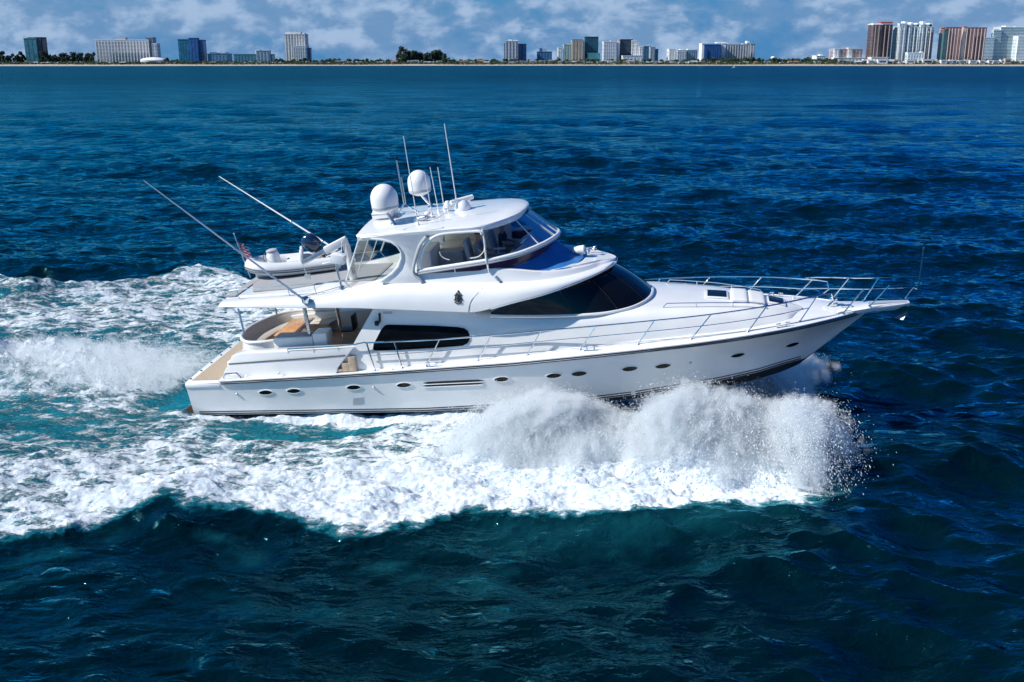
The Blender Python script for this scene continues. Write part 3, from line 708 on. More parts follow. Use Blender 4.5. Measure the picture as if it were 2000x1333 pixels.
# grey non-skid on the boat deck
b = MB()
gp = [PZ(x, y, 3.53) for x, y in [(509, 569), (516, 576.5), (579, 572), (612, 557), (652, 531), (690, 500), (640, 500)]]
gz = [(1.95, -.2), (2.35, -1.15), (3.6, -1.05), (4.6, -.55), (6.3, -.5), (6.3, 1.6), (1.95, 1.7)]
b.prism([(p[0], p[1], 3.512 if p[0] > 3 else 3.505) for p in gz], (0, 0, .012)); b.build('nonskid_mat', M['greydeck'], fly, 30)
# aft steps / grey ramp at the overhang's trailing edge
b = MB(); b.prism([(1.66, -1.55, 3.47), (1.92, -1.5, 3.47), (1.92, 1.5, 3.47), (1.66, 1.55, 3.47)], (0, 0, .04)); b.build('aft_strip', M['greydeck'], fly, 30)

# overhang supports -------------------------------------------------
def pole(a, c, r, name='support_pole'):
    q = MB(); q.tube([a, c], r, 12); return q.build(name, M['chrome'], Y, 40)
pole(P(465, 603, -1.75), P(477, 652, -1.85), .035); pole(P(537, 601, 1.2), P(541, 616, 1.2), .035)
pole(P(593.5, 598, -1.35), P(604.5, 652, -1.35), .065)
a_ = P(593.5, 598, -1.35); c_ = P(604.5, 652, -1.35); pole((a_[0], 1.35, a_[2]), (c_[0], 1.35, c_[2] - .8), .065)

# cockpit furniture --------------------------------------------------
sofa_rim = [(3.0, -1.22, 1.86), (2.42, -1.40, 1.86), (1.87, -1.30, 1.86), (1.46, -.78, 1.86), (1.31, -.2, 1.86), (1.34, .55, 1.86), (1.68, 1.45, 1.86), (2.3, 1.92, 1.86), (3.1, 2.0, 1.86), (4.0, 1.95, 1.86)]
rim = cr(sofa_rim, 5)
b = MB(); b.tube(rim, .055, 8)
b.loft([[(p[0] * 1 + 0, p[1], p[2]), (p[0] - (.05 if abs(p[1]) < 1.6 else 0), p[1] * 1.02, 1.1)] for p in rim])
sofa = b.build('cockpit_sofa', M['gel'], Y, 40)
cen = np.array([3.0, 0, 0])
def inw(p, k): d_ = cen[:2] - np.array(p[:2]); d_ = d_ / np.linalg.norm(d_); return (p[0] + d_[0] * k, p[1] + d_[1] * k)
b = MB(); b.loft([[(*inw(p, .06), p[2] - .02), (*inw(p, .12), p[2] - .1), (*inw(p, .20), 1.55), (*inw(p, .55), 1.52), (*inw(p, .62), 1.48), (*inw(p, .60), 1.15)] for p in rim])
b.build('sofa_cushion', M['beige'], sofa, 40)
# wet bar with shelf behind it
b = MB(); b.box((3.62, -1.30, 1.57), (1.36, .56, .92)).box((4.55, -1.28, 1.62), (.48, .60, 1.04)); bar = b.build('wet_bar', M['gel'], Y, 35, bevel=.05)
b = MB(); b.box((3.62, -1.28, 2.035), (1.2, .44, .03)); b.build('counter_top', M['seatgrey'], bar, 30, bevel=.008)
b = MB(); b.lathe([(.13, -.02), (.13, .02), (.08, .03)], (3.75, -1.585, 1.50), (0, -1, 0), 16); b.build('bar_emblem', M['black'], bar, 40)
# table
b = MB(); b.box((2.85, .45, 1.74), (.80, 1.8, .05)); tb = b.build('cockpit_table', M['varnish'], Y, 30, bevel=.02)
b = MB(); b.lathe([(.22, 0), (.2, .03), (.05, .06), (.05, .58)], (2.85, .45, 1.11)); b.build('table_leg', M['chrome'], tb, 40)
def dchair(x, y):
    t = MB(); t.box((x, y, 1.55), (.48, .48, .07)); t.box((x + .24, y, 1.83), (.07, .46, .5)); c = t.build('deck_chair', M['black'], Y, 30, bevel=.03)
    for sx in (-.2, .2):
        for sy in (-.2, .2):
            l = MB(); l.tube([(x + sx, y + sy, 1.11), (x + sx * .9, y + sy * .9, 1.53)], .018, 6); l.build('leg', M['chrome'], c, 30)
dchair(4.75, .55)

# gunwale hardware, portlights, vents ---------------------------------
def eye(px, py, w, h, parent=None, inner='darkglass'):
    l = on(px, py, hull_y); x, z = l[0], l[2]
    def ring(sw, sh, pr):
        o = []
        for a in np.linspace(0, 2 * math.pi, 29)[:-1]:
            u = math.cos(a); v = math.sin(a); v = math.copysign(abs(v) ** 1.25, v)
            xx, zz = x + sw * u, z + sh * v + sw * u * .04
            o.append((xx, -(hull_y(xx, zz) + pr), zz))
        return o
    c = MB(); r0, r1, r2 = ring(w, h, -.01), ring(w, h, .02), ring(w * .86, h * .80, .024); r3 = ring(w * .84, h * .77, -.0)
    c.loft([r0 + r0[:1], r1 + r1[:1], r2 + r2[:1], r3 + r3[:1]]); c.pair(); o = c.build('portlight', M['gel'] if parent is None else M['chrome'], Y, 40)
    c = MB(); g = ring(w * .85, h * .78, .008); c.add(g, [tuple(range(len(g)))]); c.pair(); c.build('pane', M[inner], o, 0)
    return o
for px, py in [(519, 767), (574, 764), (691, 757), (789, 752.5), (980, 741), (1082, 734), (1131, 730), (1230, 720.5), (1295, 715), (1441, 694), (1548, 673.5)]:
    k = 1.0 if px < 1400 else .9
    eye(px, py, .27 * k, .105 * k)
for y0 in (746.2, 751.6):
    c = MB(); pl = [on(x, y0 - (x - 885) * .045 + dy, lambda a, z: hull_y(a, z) + .012) for x, dy in [(826, 0), (836, -2), (885, -2.3), (934, -2), (945, 0), (934, 2), (885, 2.3), (836, 2)]]
    c.prism(pl, (0, .03, 0)); c.pair().build('hull_vent', M['black'], Y, 30)
    c = MB(); c.tube([on(x, y0 - (x - 885) * .045 + 3.0, lambda a, z: hull_y(a, z) + .012) for x in (828, 860, 900, 943)], .014, 6).pair().build('vent_trim', M['gel'], Y, 30)
for px, py in [(463, 770), (730, 757), (1349, 709)]:
    l = on(px, py, hull_y); c = MB(); c.lathe([(.045, 0), (.045, .03), (.02, .05)], l, (0, -1, 0), 10).pair().build('drain_outlet', M['alu'], Y, 40)
pl = [on(x, y, lambda a, z: hull_y(a, z) + .008) for x, y in [(690, 778), (709, 776), (710, 789), (689, 791)]]
c = MB(); c.prism(pl, (0, .02, 0)); c.pair().build('exhaust_plate', M['greyband'], Y, 30)
def cleat(x, y, z, ang=0.0):
    c = MB(); ca, sa = math.cos(ang), math.sin(ang)
    def T(u, v, w): return (x + u * ca - v * sa, y + u * sa + v * ca, z + w)
    c.tube([T(-.20, 0, .02), T(.20, 0, .02)], .03, 6)
    for s_ in (-1, 1):
        c.tube([T(.09 * s_, 0, .02), T(.13 * s_, 0, .13)], .022, 6); c.tube([T(.07 * s_, 0, .15), T(.22 * s_, 0, .14)], .02, 6)
    c.build('cleat', M['chrome'], Y, 40)
for xx, off in [(8.45, .17), (13.35, .17), (18.95, .17)]:
    for s_ in (-1, 1): cleat(xx, s_ * (hb(xx) - off), zd(xx) - .03, 0 if xx < 18 else -s_ * .35)
cleat(1.7, -2.12, .98); cleat(1.7, 2.12, .98)
for px, py in [(482, 737), (545, 731), (737, 727), (767, 725)]:
    l = on(px, py, lambda a, c: hb(a) - .16); c = MB(); c.lathe([(.04, 0), (.04, .05), (.02, .07)], l, (0, 0, 1), 10).pair().build('filler_cap', M['chrome'], Y, 40)
# corner fairlead
c = MB(); c.tube([(1.35, -2.28, .98), (1.45, -2.3, 1.12), (1.85, -2.3, 1.14), (1.95, -2.28, .98)], .035, 8).pair().build('fairlead', M['chrome'], Y, 40)

# guard rails ---------------------------------------------------------
def rail_y(x): return hb(x) - .34
def ztop(x): return itp(x, [2, 6.2, 8.7, 10.4, 12, 13.5, 15.2, 17, 18.5, 20, 21.3], [1.99, 2.0, 2.03, 2.10, 2.19, 2.26, 2.33, 2.38, 2.42, 2.46, 2.50])
rail = MB()
xr = list(np.linspace(6.35, 20.15, 60))
topl = [(x, -rail_y(x), ztop(x)) for x in xr]; midl = [(x, -rail_y(x) - .0, (ztop(x) * .52 + zd(x) * .48)) for x in list(np.linspace(6.35, 19.75, 60))]
aft = [on(x, y, lambda a, c: hb(a) - .33) for x, y in [(562, 682), (600, 680), (650, 677), (694, 673), (712, 669)]]
rail.tube(aft + topl, .024, 8); rail.tube(midl, .017, 8)
rail.tube([topl[-1], (20.42, -rail_y(20.35), 2.44), (20.47, -rail_y(20.4), 2.2), (20.3, -rail_y(20.3), 2.05)], .022, 8)
for x, y in [(562, 682), (612, 680), (660, 676.5)]:
    p = on(x, y, lambda a, c: hb(a) - .33); rail.tube([p, (p[0], p[1], p[2] - .14)], .018, 6)
gr = rail.pair().build('guard_rail', M['chrome'], Y, 40)
for bx, tx in [(9.85, 10.35), (11.41, 11.89), (13.02, 13.55), (14.75, 15.25), (16.29, 16.89), (17.93, 18.5), (19.45, 20.0)]:
    for s_ in (-1, 1):
        c = MB(); c.tube([(bx, s_ * (rail_y(bx) + .03), zd(bx)), (tx, s_ * rail_y(tx), ztop(tx))], .019, 8).lathe([(.05, 0), (.045, .02), (.025, .04)], (bx, s_ * (rail_y(bx) + .03), zd(bx) - .005), (0, 0, 1), 10)
        c.build('stanchion', M['chrome'], gr, 40)
for bx, tx in [(6.52, 6.36), (7.42, 7.27), (8.2, 8.72)]:
    for s_ in (-1, 1):
        c = MB(); c.tube([(bx, s_ * (rail_y(bx) + .03), zd(bx)), (tx, s_ * rail_y(tx), ztop(tx))], .026 if bx < 8 else .019, 8).lathe([(.055, 0), (.05, .02), (.03, .04)], (bx, s_ * (rail_y(bx) + .03), zd(bx) - .005), (0, 0, 1), 10)
        c.build('stanchion', M['chrome'], gr, 40)
# pulpit rails
c = MB()
pr = [(20.15, .95, 2.50), (20.7, .72, 2.53), (21.2, .50, 2.55), (21.75, .38, 2.56)]
c.tube([(19.8, 1.02, 2.47)] + pr, .024, 8); c.tube([(19.6, 1.08, 2.12), (20.3, .85, 2.16), (21.0, .55, 2.20), (21.6, .36, 2.22)], .018, 8)
c.tube([pr[-1], (22.98, .10, 2.62)], .008, 6); c.tube([(21.6, .36, 2.22), (22.88, .1, 2.28)], .008, 6)
pul = c.build('pulpit_rail', M['chrome'], Y, 40)
for s_, bs, tp in [(1, (20.55, .72, 1.80), (21.05, .56, 2.54)), (1, (21.45, .30, 1.88), (21.9, .34, 2.57)), (-1, (20.75, -.62, 1.80), (21.35, -.45, 2.48)), (-1, (21.55, -.28, 1.88), (22.1, -.30, 2.5))]:
    c = MB(); c.tube([bs, tp], .02, 8).lathe([(.05, 0), (.04, .03)], bs, (0, 0, 1), 8).build('stanchion', M['chrome'], pul, 40)
c = MB(); c.tube([(22.94, 0, 2.26), (23.0, 0, 2.6), (23.08, 0, 3.52)], .02, 8).lathe([(.03, 0), (.03, .05)], (23.08, 0, 3.5), (0, 0, 1), 8).build('jackstaff', M['chrome'], pul, 40)
c = MB(); c.tube([(22.94, 0, 2.26), (22.85, .1, 2.28), (22.62, .12, 1.95)], .016, 8).build('staff_brace', M['chrome'], pul, 40)
# anchor platform, roller and anchor
c = MB(); pl = [(20.6, .62), (21.5, .36), (22.5, .2), (22.72, .14), (22.72, -.14), (22.5, -.2), (21.5, -.36), (20.6, -.62)]
vt = [(x, y, 1.80 + (x - 20.6) * .045) for x, y in pl]; vb = [(x, y * .9, 1.62 + (x - 20.6) * .085) for x, y in pl]; k = len(pl)
c.add(vt + vb, [tuple(range(k)), tuple(range(k, 2 * k))[::-1]] + [(i, k + i, k + (i + 1) % k, (i + 1) % k) for i in range(k)])
bowp = c.build('anchor_platform', M['gel'], Y, 35, bevel=.02)
c = MB(); c.box((22.1, 0, 1.885), (1.1, .14, .02)).build('roller_slot', M['seatgrey'], bowp, 30)
c = MB(); c.lathe([(.07, -.09), (.04, 0), (.07, .09)], (22.68, 0, 1.82), (0, 1, 0), 14).build('bow_roller', M['alu'], bowp, 40)
c = MB(); c.tube([(22.62, 0, 1.80), (22.3, 0, 1.66), (21.75, 0, 1.62)], [.03, .04, .04], 8)
c.add([(22.72, 0, 1.62), (22.52, -.17, 1.36), (22.30, 0, 1.40), (22.52, .17, 1.36), (22.60, 0, 1.42)], [(0, 1, 4), (0, 4, 3), (1, 2, 4), (2, 3, 4), (0, 2, 1), (0, 3, 2)])
c.build('anchor', M['alu'], bowp, 30)
c = MB(); c.lathe([(.13, 0), (.13, .06), (.08, .08), (.08, .16), (.12, .18), (.12, .22), (.05, .25)], (20.55, .12, 1.83)).build('windlass', M['chrome'], bowp, 40)
c = MB(); c.box((20.9, -.1, 1.86), (.32, .12, .08)).build('chain_stopper', M['chrome'], bowp, 30, bevel=.02)
# foredeck: hatches, seat pads, hand rails
def roofz(x, y): w = ht(x); return zt(x) + .07 * (1 - min(1, abs(y) / max(w, .1)) ** 2)
def roof_quad(name, x0, x1, y0, y1, th, m, parent, z0=0.0, bev=.02, n=5):
    c = MB(); R2 = []
    for x in np.linspace(x0, x1, n): R2.append([(x, y, roofz(x, y) + z0) for y in np.linspace(y0, y1, n)])
    top = [[(p[0], p[1], p[2] + th) for p in r] for r in R2]
    c.loft(top); c.loft([r[::-1] for r in R2])
    for e in (0, -1): c.loft([R2[e], top[e]])
    c.loft([[r[0] for r in R2], [r[0] for r in top]]); c.loft([[r[-1] for r in R2], [r[-1] for r in top]])
    return c.build(name, m, parent, 30, bevel=bev)
ha = roof_quad('deck_hatch', 16.72, 17.42, -.40, .40, .05, M['gel'], dh); roof_quad('hatch_pane', 16.79, 17.36, -.32, .32, .02, M['darkglass'], ha, .042, 0)
roof_quad('sun_pad', 17.50, 17.98, -.62, .62, .10, M['gelmatt'], dh, 0, .04); roof_quad('sun_pad', 18.03, 18.50, -.55, .55, .10, M['gelmatt'], dh, 0, .04)
ha = roof_quad('deck_hatch', 18.58, 19.12, -.34, .34, .05, M['gel'], dh); roof_quad('hatch_pane', 18.63, 19.06, -.28, .28, .02, M['darkglass'], ha, .042, 0)
c = MB(); hr = [(x, -(ht(x) * .80), roofz(x, ht(x) * .8) + .12) for x in np.linspace(15.6, 18.4, 14)]
c.tube([(hr[0][0] - .12, hr[0][1], hr[0][2] - .12)] + hr + [(hr[-1][0] + .1, hr[-1][1], hr[-1][2] - .12)], .018, 8)
for k in (4, 9): c.tube([hr[k], (hr[k][0], hr[k][1], hr[k][2] - .13)], .014, 6)
c.pair().build('hand_rail', M['chrome'], dh, 40)

# ------------------------------------------------------------------ hardtop, arch, screens
def wr(x):
    if x < 8: return itp(x, [6.4, 6.7, 8], [1.86, 1.93, 2.0])
    if x < 9.9: return 2.0
    return 2.0 * max(0.0, 1 - ((x - 9.9) / 1.55) ** 2.4) ** 0.6
def zr(x): return itp(x, [6.4, 8, 10.4, 11.5], [5.33, 5.38, 5.42, 5.50])
b = MB(); R_ = []
for x in list(np.linspace(6.42, 9.8, 18)) + list(np.linspace(9.9, 11.45, 34)):
    w, z = wr(x), zr(x); k = min(1, w / .9); cam_ = .13 * min(1, w / 1.5)
    ring = [(x, -w * t * (1 - .0), z + cam_ * (1 - t ** 2.2)) for t in (0, .3, .6, .85)] + [(x, -(w - .03 * k), z - .0 * k), (x, -w, z - .04 * k), (x, -(w - .015 * k), z - .16 * k), (x, -(w - .10 * k), z - .20 * k), (x, -(w - .5 * k) if w > .6 else 0, z - .17 * k), (x, 0, z - .15 * k)]
    R_.append(ring)
b.loft(R_).mirror(); e0 = R_[0]; b.add(e0 + [(p[0], -p[1], p[2]) for p in e0[-2:0:-1]], [tuple(range(2 * len(e0) - 2))])
top = b.build('hardtop', M['gel'], Y, 42)
def roof_z(x, y): w = max(wr(x), .05); return zr(x) + .13 * min(1, w / 1.5) * (1 - min(1, abs(y) / w) ** 2.2)
b = MB(); b.tube([(7.9 + .0, -1.85, roof_z(7.9, 1.85) + .004), (8.75, -.9, roof_z(8.75, .9) + .004), (8.95, 0, roof_z(8.95, 0) + .004), (8.75, .9, roof_z(8.75, .9) + .004), (7.9, 1.85, roof_z(7.9, 1.85) + .004)], .008, 6).build('roof_seam', M['greyband'], top, 30)
ya = -1.99
L_ = [(700, 466), (725, 467), (745, 468.5), (764, 473), (776, 481), (783.5, 492), (784, 505), (778, 521), (766, 534), (752, 544), (742, 552)]
R2 = [(826, 561), (822, 547), (811, 539), (807, 529), (810, 512), (815, 494), (822, 477), (833, 463), (848, 452), (866, 445)]
b = MB(); b.prism([P(x, y, ya) for x, y in L_ + R2], (0, .16, 0)); b.pair().build('radar_arch', M['gel'], top, 40, bevel=.035)
b = MB(); b.tube([P(x, y, ya - .005) for x, y in L_[1:]], .035, 8); b.pair().build('arch_moulding', M['gel'], top, 40)
b = MB(); b.tube(cr([P(x, y, ya - .02) for x, y in R2[-3::-1]], 3), .05, 8); b.pair().build('arch_moulding', M['greyband'], top, 40)
# clear enclosure aft of the arch
vin = [(700, 471), (725, 471), (745, 472), (762, 476), (774, 484), (780, 494), (780, 505), (774, 521), (762, 534), (747, 545), (690, 549), (676, 549)]
vp = [P(x, y, -1.93 + .10 * max(0, (y - 475) / 75)) for x, y in vin]
b = MB(); b.add(vp, [tuple(range(len(vp)))]); b.pair().build('clear_curtain', M['clear'], top, 0, fixn=False)
b = MB(); b.tube([vp[0], vp[-1]], .028, 8); b.pair().build('curtain_edge', M['gel'], top, 40)
b = MB(); a0, a1 = vp[0], vp[-1]
b.add([a0, a1, (a1[0], -a1[1], a1[2]), (a0[0], -a0[1], a0[2])], [(0, 1, 2, 3)]); b.build('clear_curtain', M['clear'], top, 0, fixn=False)
for t in (.33, .67):
    yy = a0[1] + (-2 * a0[1]) * t; y2 = a1[1] + (-2 * a1[1]) * t
    b = MB(); b.tube([(a0[0], yy, a0[2]), (a1[0], y2, a1[2])], .018, 6); b.build('curtain_zip', M['gel'], top, 30)
# bottom rail of the windscreen, posts, glass, smoked lower band
def wrl(x): return 1.95 if x < 9.9 else 1.95 * max(0.0, 1 - ((x - 9.9) / 2.42) ** 2.5) ** .6
def zrl(x): return itp(x, [8.2, 10.3, 11.3, 12.0, 12.32], [4.12, 4.33, 4.43, 4.54, 4.60])
xs_r = list(np.linspace(8.2, 9.8, 8)) + list(9.9 + 2.42 * np.sin(np.linspace(0.02, math.pi / 2, 34)))
half = [(x, -wrl(x), zrl(x)) for x in xs_r]
b = MB(); b.tube(full(half), .062, 10); fr = b.build('screen_rail', M['gel'], top, 40)
b = MB(); b.tube([(x, y * 1.02, z - .075) for x, y, z in full(half)], .03, 8); b.build('rail_lower_lip', M['greyband'], fr, 40)
tt = np.linspace(0, 1, 44)
def along(f_w, x0, x1, z_f):
    o = []
    for t in tt:
        x = x0 + (x1 - x0) * math.sin(t * math.pi / 2); o.append((x, -f_w(x), z_f(x)))
    o[-1] = (x1, 0, z_f(x1)); return o
loR = along(wrl, 10.35, 12.32, zrl)
hiR = along(lambda x: max(0, wr(x) - .06), 10.40, 11.43, lambda x: zr(x) - .17)
b = MB(); b.loft([full(hiR), full(loR)]); b.build('fly_windscreen', M['blueglass'], top, 50, fixn=False)
for k in (24, 36):
    b = MB(); b.tube([np.array(hiR[k]) + np.array((.01, 0, 0)), np.array(loR[k]) + np.array((.01, 0, .02))], .02, 6); b.pair().build('screen_post', M['gel'], top, 40)
b = MB(); b.tube([hiR[-1], loR[-1]], .022, 6); b.build('screen_post', M['gel'], top, 40)
b = MB(); b.tube([P(942, 449, -1.96), P(946, 470, -1.97), P(950, 512, -1.97), P(953.5, 526, -1.93)], .032, 8); b.pair().build('side_post', M['gel'], top, 40)
# inner frame of the side opening
op = [(822, 525), (820, 512), (824, 496), (831, 480), (842, 467), (858, 459), (880, 455.5), (925, 452.5), (938, 453), (941, 458)]
b = MB(); b.tube(cr([P(x, y, -1.97) for x, y in op], 4), .045, 8); b.pair().build('opening_frame', M['gel'], top, 40)
b = MB(); b.tube(cr([P(x, y, -1.96) for x, y in [(946, 478), (945, 490), (938, 499), (930, 503), (918, 505)]], 4), .014, 6); b.pair().build('curtain_piping', M['gel'], top, 40)
b = MB(); b.tube(cr([P(x, y, -1.96) for x, y in [(858.5, 492), (861, 499), (868, 505), (878, 508)]], 4), .014, 6); b.pair().build('curtain_piping', M['gel'], top, 40)
lob = []
for (x, y, z) in half:
    xx = 8.3 + (x - 8.2) * .945; lob.append((xx, y * .975 if y else 0, itp(xx, [8.3, 11.1, 11.67, 12.0, 12.2], [4.02, 4.03, 4.12, 4.24, 4.38])))
b = MB(); b.loft([[(x, y * .985, z - .05) for x, y, z in full(half)], full(lob)]); b.build('smoked_screen', M['purple'], fly, 40, fixn=False)
for px in (887, 953):
    b = MB(); p = P(px, 520, -1.97); q = P(px + 2, 533, -1.95); b.tube([(p[0], p[1], p[2] + .05), q], .022, 6); b.pair().build('smoked_screen_post', M['gel'], fly, 40)
# brow panel below the smoked screen, sky reflection put into its blue colour
def resample(c, n):
    c = np.array(c); L = np.concatenate([[0], np.cumsum(np.linalg.norm(np.diff(c, axis=0), axis=1))]); t = np.linspace(0, L[-1], n)
    return [tuple(np.interp(t, L, c[:, k]) for k in range(3)) for _ in (0,)] if False else [tuple(float(np.interp(u, L, c[:, k])) for k in range(3)) for u in t]
ci = resample([p for p in lob if p[0] > 10.9], 22)
co_ = resample(cr([(11.1, -1.79, 3.98), (11.5, -1.75, 3.87), (12.09, -1.64, 3.80), (12.65, -1.36, 3.80), (12.98, -.80, 3.84), (13.12, 0, 3.87)], 6), 22)
ci, co_ = full(ci), full(co_)
R_ = []
for k in range(len(ci)):
    a, c = np.array(ci[k]), np.array(co_[k]); R_.append([tuple(a * (1 - t) + c * t + np.array([0, 0, -.10 * math.sin(math.pi * t) + .012 * math.sin(k * .9 + t * 5)]) * (1 if 2 < k < len(ci) - 3 else .3)) for t in np.linspace(0, 1, 9)])
b = MB(); b.loft(R_); b.build('brow_panel', M['skyblue'], fly, 60)
# searchlight and twin horns on the brow
b = MB(); sc = np.array((13.0, -.15, 3.94)); b.lathe([(.05, 0), (.05, .12), (.09, .14)], sc + (0, 0, -.12)); b.lathe([(.02, -.30), (.08, -.26), (.135, -.08), (.14, .10), (.12, .12)], sc + (0, 0, .12), (.95, -.1, .05), 16)
sl = b.build('searchlight', M['plastic'], fly, 40)
b = MB(); b.lathe([(.12, 0), (.12, .012)], sc + np.array((.118, -.012, .126)), (.95, -.1, .05), 16); b.build('lens', M['alu'], sl, 40)
for yy in (.12, .34):
    b = MB(); b.lathe([(.015, 0), (.02, .18), (.03, .26), (.07, .32)], (13.1, yy, 4.0), (1, 0, 0), 12).tube([(13.2, yy, 3.85), (13.2, yy, 4.0)], .02, 6); b.build('horn_trumpet', M['chrome'], fly, 40)
# interior of the flybridge
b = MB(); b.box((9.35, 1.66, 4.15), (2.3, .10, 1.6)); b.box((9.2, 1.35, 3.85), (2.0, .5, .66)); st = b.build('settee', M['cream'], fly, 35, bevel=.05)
b = MB(); b.box((8.75, .3, 3.86), (.85, .6, .66)); b.build('dark_locker', M['seatgrey'], fly, 30, bevel=.03)
b = MB(); b.box((8.1, -.2, 4.0), (.5, 1.3, .9)); b.build('galley_unit', M['plastic'], fly, 30, bevel=.05)
b = MB(); b.add([(10.95, -1.1, 3.6), (10.95, 1.1, 3.6), (10.95, 1.05, 4.28), (10.95, -1.05, 4.28), (11.35, -1.0, 4.52), (11.35, 1.0, 4.52), (11.75, -.75, 4.40), (11.75, .75, 4.40), (11.8, -.75, 3.8), (11.8, .75, 3.8)],
    [(0, 1, 2, 3), (3, 2, 5, 4), (4, 5, 7, 6), (6, 7, 9, 8), (0, 3, 4, 6, 8), (1, 9, 7, 5, 2)]); con = b.build('helm_console', M['plastic'], fly, 30, bevel=.03)
b = MB(); b.box((11.15, -.35, 4.425), (.40, .8, .02), Matrix.Rotation(-.46, 3, 'Y')); b.build('display', M['darkglass'], con, 30)
b = MB(); wc = Vector((10.88, -.55, 4.22)); ax = Vector((-.8, 0, .6)).normalized(); u_ = Vector((0, 1, 0)); v_ = ax.cross(u_)
b.tube([wc + (u_ * math.cos(a) + v_ * math.sin(a)) * .2 for a in np.linspace(0, 2 * math.pi, 25)], .014, 6)
for a in (0.5, 2.6, 4.7): b.tube([wc, wc + (u_ * math.cos(a) + v_ * math.sin(a)) * .2], .01, 6)
b.tube([wc, wc - ax * .22], .03, 8); b.build('steering_wheel', M['chrome'], con, 40)
def helm_seat(x, y):
    q = MB(); q.box((x, y, 4.02), (.50, .54, .13)); q.box((x - .24, y, 4.40), (.14, .52, .72), Matrix.Rotation(-.16, 3, 'Y')); o = q.build('helm_seat', M['seatgrey'], fly, 35, bevel=.05)
    q = MB(); q.lathe([(.2, 0), (.18, .03), (.06, .05), (.06, .48)], (x, y, 3.51)); q.build('pedestal', M['chrome'], o, 40)
    for s_ in (-1, 1):
        q = MB(); q.box((x + .02, y + s_ * .30, 4.22), (.40, .07, .06)); q.box((x - .02, y + s_ * .30, 4.13), (.05, .05, .16)); q.build('arm_rest', M['plastic'], o, 35, bevel=.015)
helm_seat(9.82, -.75); helm_seat(10.38, .25)

# radomes, radar, aerials, raft canister ------------------------------
def radome(c, foot, r):
    q = MB(); c = np.array(c); prof = [(r * .45, -.10), (r * .80, -.03), (r * .93, .0), (r * .95, .02)]
    prof += [(r * .985, .12), (r, .22)] + [(r * math.cos(a), .32 + r * 1.06 * math.sin(a)) for a in np.linspace(0, math.pi / 2, 12)]
    q.lathe(prof, c, (0, 0, 1), 28); d_ = q.build('radome', M['plastic'], top, 40)
    q = MB(); q.lathe([(r * .955, .03), (r * .985, .035), (r * .995, .10), (r * .985, .105)], c, (0, 0, 1), 28); q.build('dome_band', M['greyband'], d_, 40)
    q = MB(); q.tube([c + (0.02, 0, -.08), foot], .055, 8); q.lathe([(.11, 0), (.1, .02)], np.array(foot), (0, 0, 1), 12); q.build('dome_strut', M['alu'], d_, 40)
radome((7.2, -1.1, 5.93), (7.45, -1.2, roof_z(7.4, 1.2)), .42); radome((7.75, 1.0, 5.99), (8.05, 1.1, roof_z(8, 1.1)), .37)
b = MB(); b.box((6.85, -.15, 5.60), (.62, .82, .17)); b.box((6.85, -.15, 5.74), (.60, .80, .13), None, .9); b.box((6.85, -.15, 5.675), (.66, .86, .02)); rc = b.build('raft_canister', M['plastic'], top, 35, bevel=.03)
def aerial(px0, py0, px1, py1, z, r0, r1):
    f = PZ(px0, py0, z); f = (f[0], f[1], roof_z(f[0], f[1])); t_ = P(px1, py1, f[1]); m_ = tuple(np.array(f) + (np.array(t_) - np.array(f)) * .12)
    q = MB(); q.tube([f, m_, t_], [r0, r0 * .8, r1], 8); q.lathe([(.045, 0), (.04, .05), (.02, .10)], f, (0, 0, 1), 10); q.build('whip_aerial', M['plastic'], top, 40)
aerial(817, 441, 788, 266, 5.43, .022, .012); aerial(844, 423, 829.5, 337, 5.47, .020, .012); aerial(857, 416, 840, 327, 5.5, .020, .012)
aerial(868, 410, 855, 327, 5.5, .020, .012); aerial(891, 388, 868, 242, 5.46, .026, .014)
ap = P(789, 398, .1); tip = P(774.5, 313, .1)
b = MB(); b.tube([ap, tip], .024, 8); b.tube([tuple(np.array(ap) + (.06, 0, 0)), tuple(np.array(tip) + (.08, 0, -.55))], .016, 6)
for f in [(7.25, -.25), (7.15, .55), (7.85, .15)]: b.tube([ap, (f[0], f[1], roof_z(*f))], .022, 8)
mast = b.build('signal_mast', M['alu'], top, 40)
b = MB(); b.lathe([(.05, 0), (.05, .10), (.03, .12)], tip); b.build('mast_light', M['black'], mast, 40)
rp = PZ(904, 409, 5.54); rz = roof_z(rp[0], rp[1])
b = MB(); b.lathe([(.26, 0), (.27, .06), (.20, .22), (.12, .30)], (rp[0], rp[1], rz), (0, 0, 1), 18); rd = b.build('radar_pedestal', M['plastic'], top, 40)
a_ = P(880, 396.5, rp[1] - .25); c_ = P(923, 384.5, rp[1] + .25)
b = MB(); b.tube([a_, c_], .075, 10); b.build('radar_scanner', M['plastic'], rd, 40)
b = MB(); q = np.array(a_); b.lathe([(.02, -.02), (.10, 0), (.10, .14), (.05, .2)], (rp[0] - .45, rp[1] - .1, rz + .12), (0, 0, 1), 12).tube([(rp[0] - .45, rp[1] - .1, rz), (rp[0] - .45, rp[1] - .1, rz + .14)], .03, 8); b.build('camera_dome', M['plastic'], top, 40)
b = MB(); g = PZ(836, 428, 5.47); b.lathe([(.03, 0), (.03, .10), (.11, .12), (.11, .15), (.06, .2)], (g[0], g[1], roof_z(g[0], g[1])), (0, 0, 1), 14); b.build('satellite_receiver', M['plastic'], top, 40)
b = MB(); g = PZ(826, 434, 5.45); gz_ = roof_z(g[0], g[1]); b.lathe([(.05, -.14), (.07, 0), (.07, .1), (.02, .14)], (g[0], g[1], gz_ + .1), (1, 0, .1), 10).tube([(g[0], g[1], gz_), (g[0], g[1], gz_ + .08)], .02, 6); b.build('roof_horn', M['alu'], top, 40)

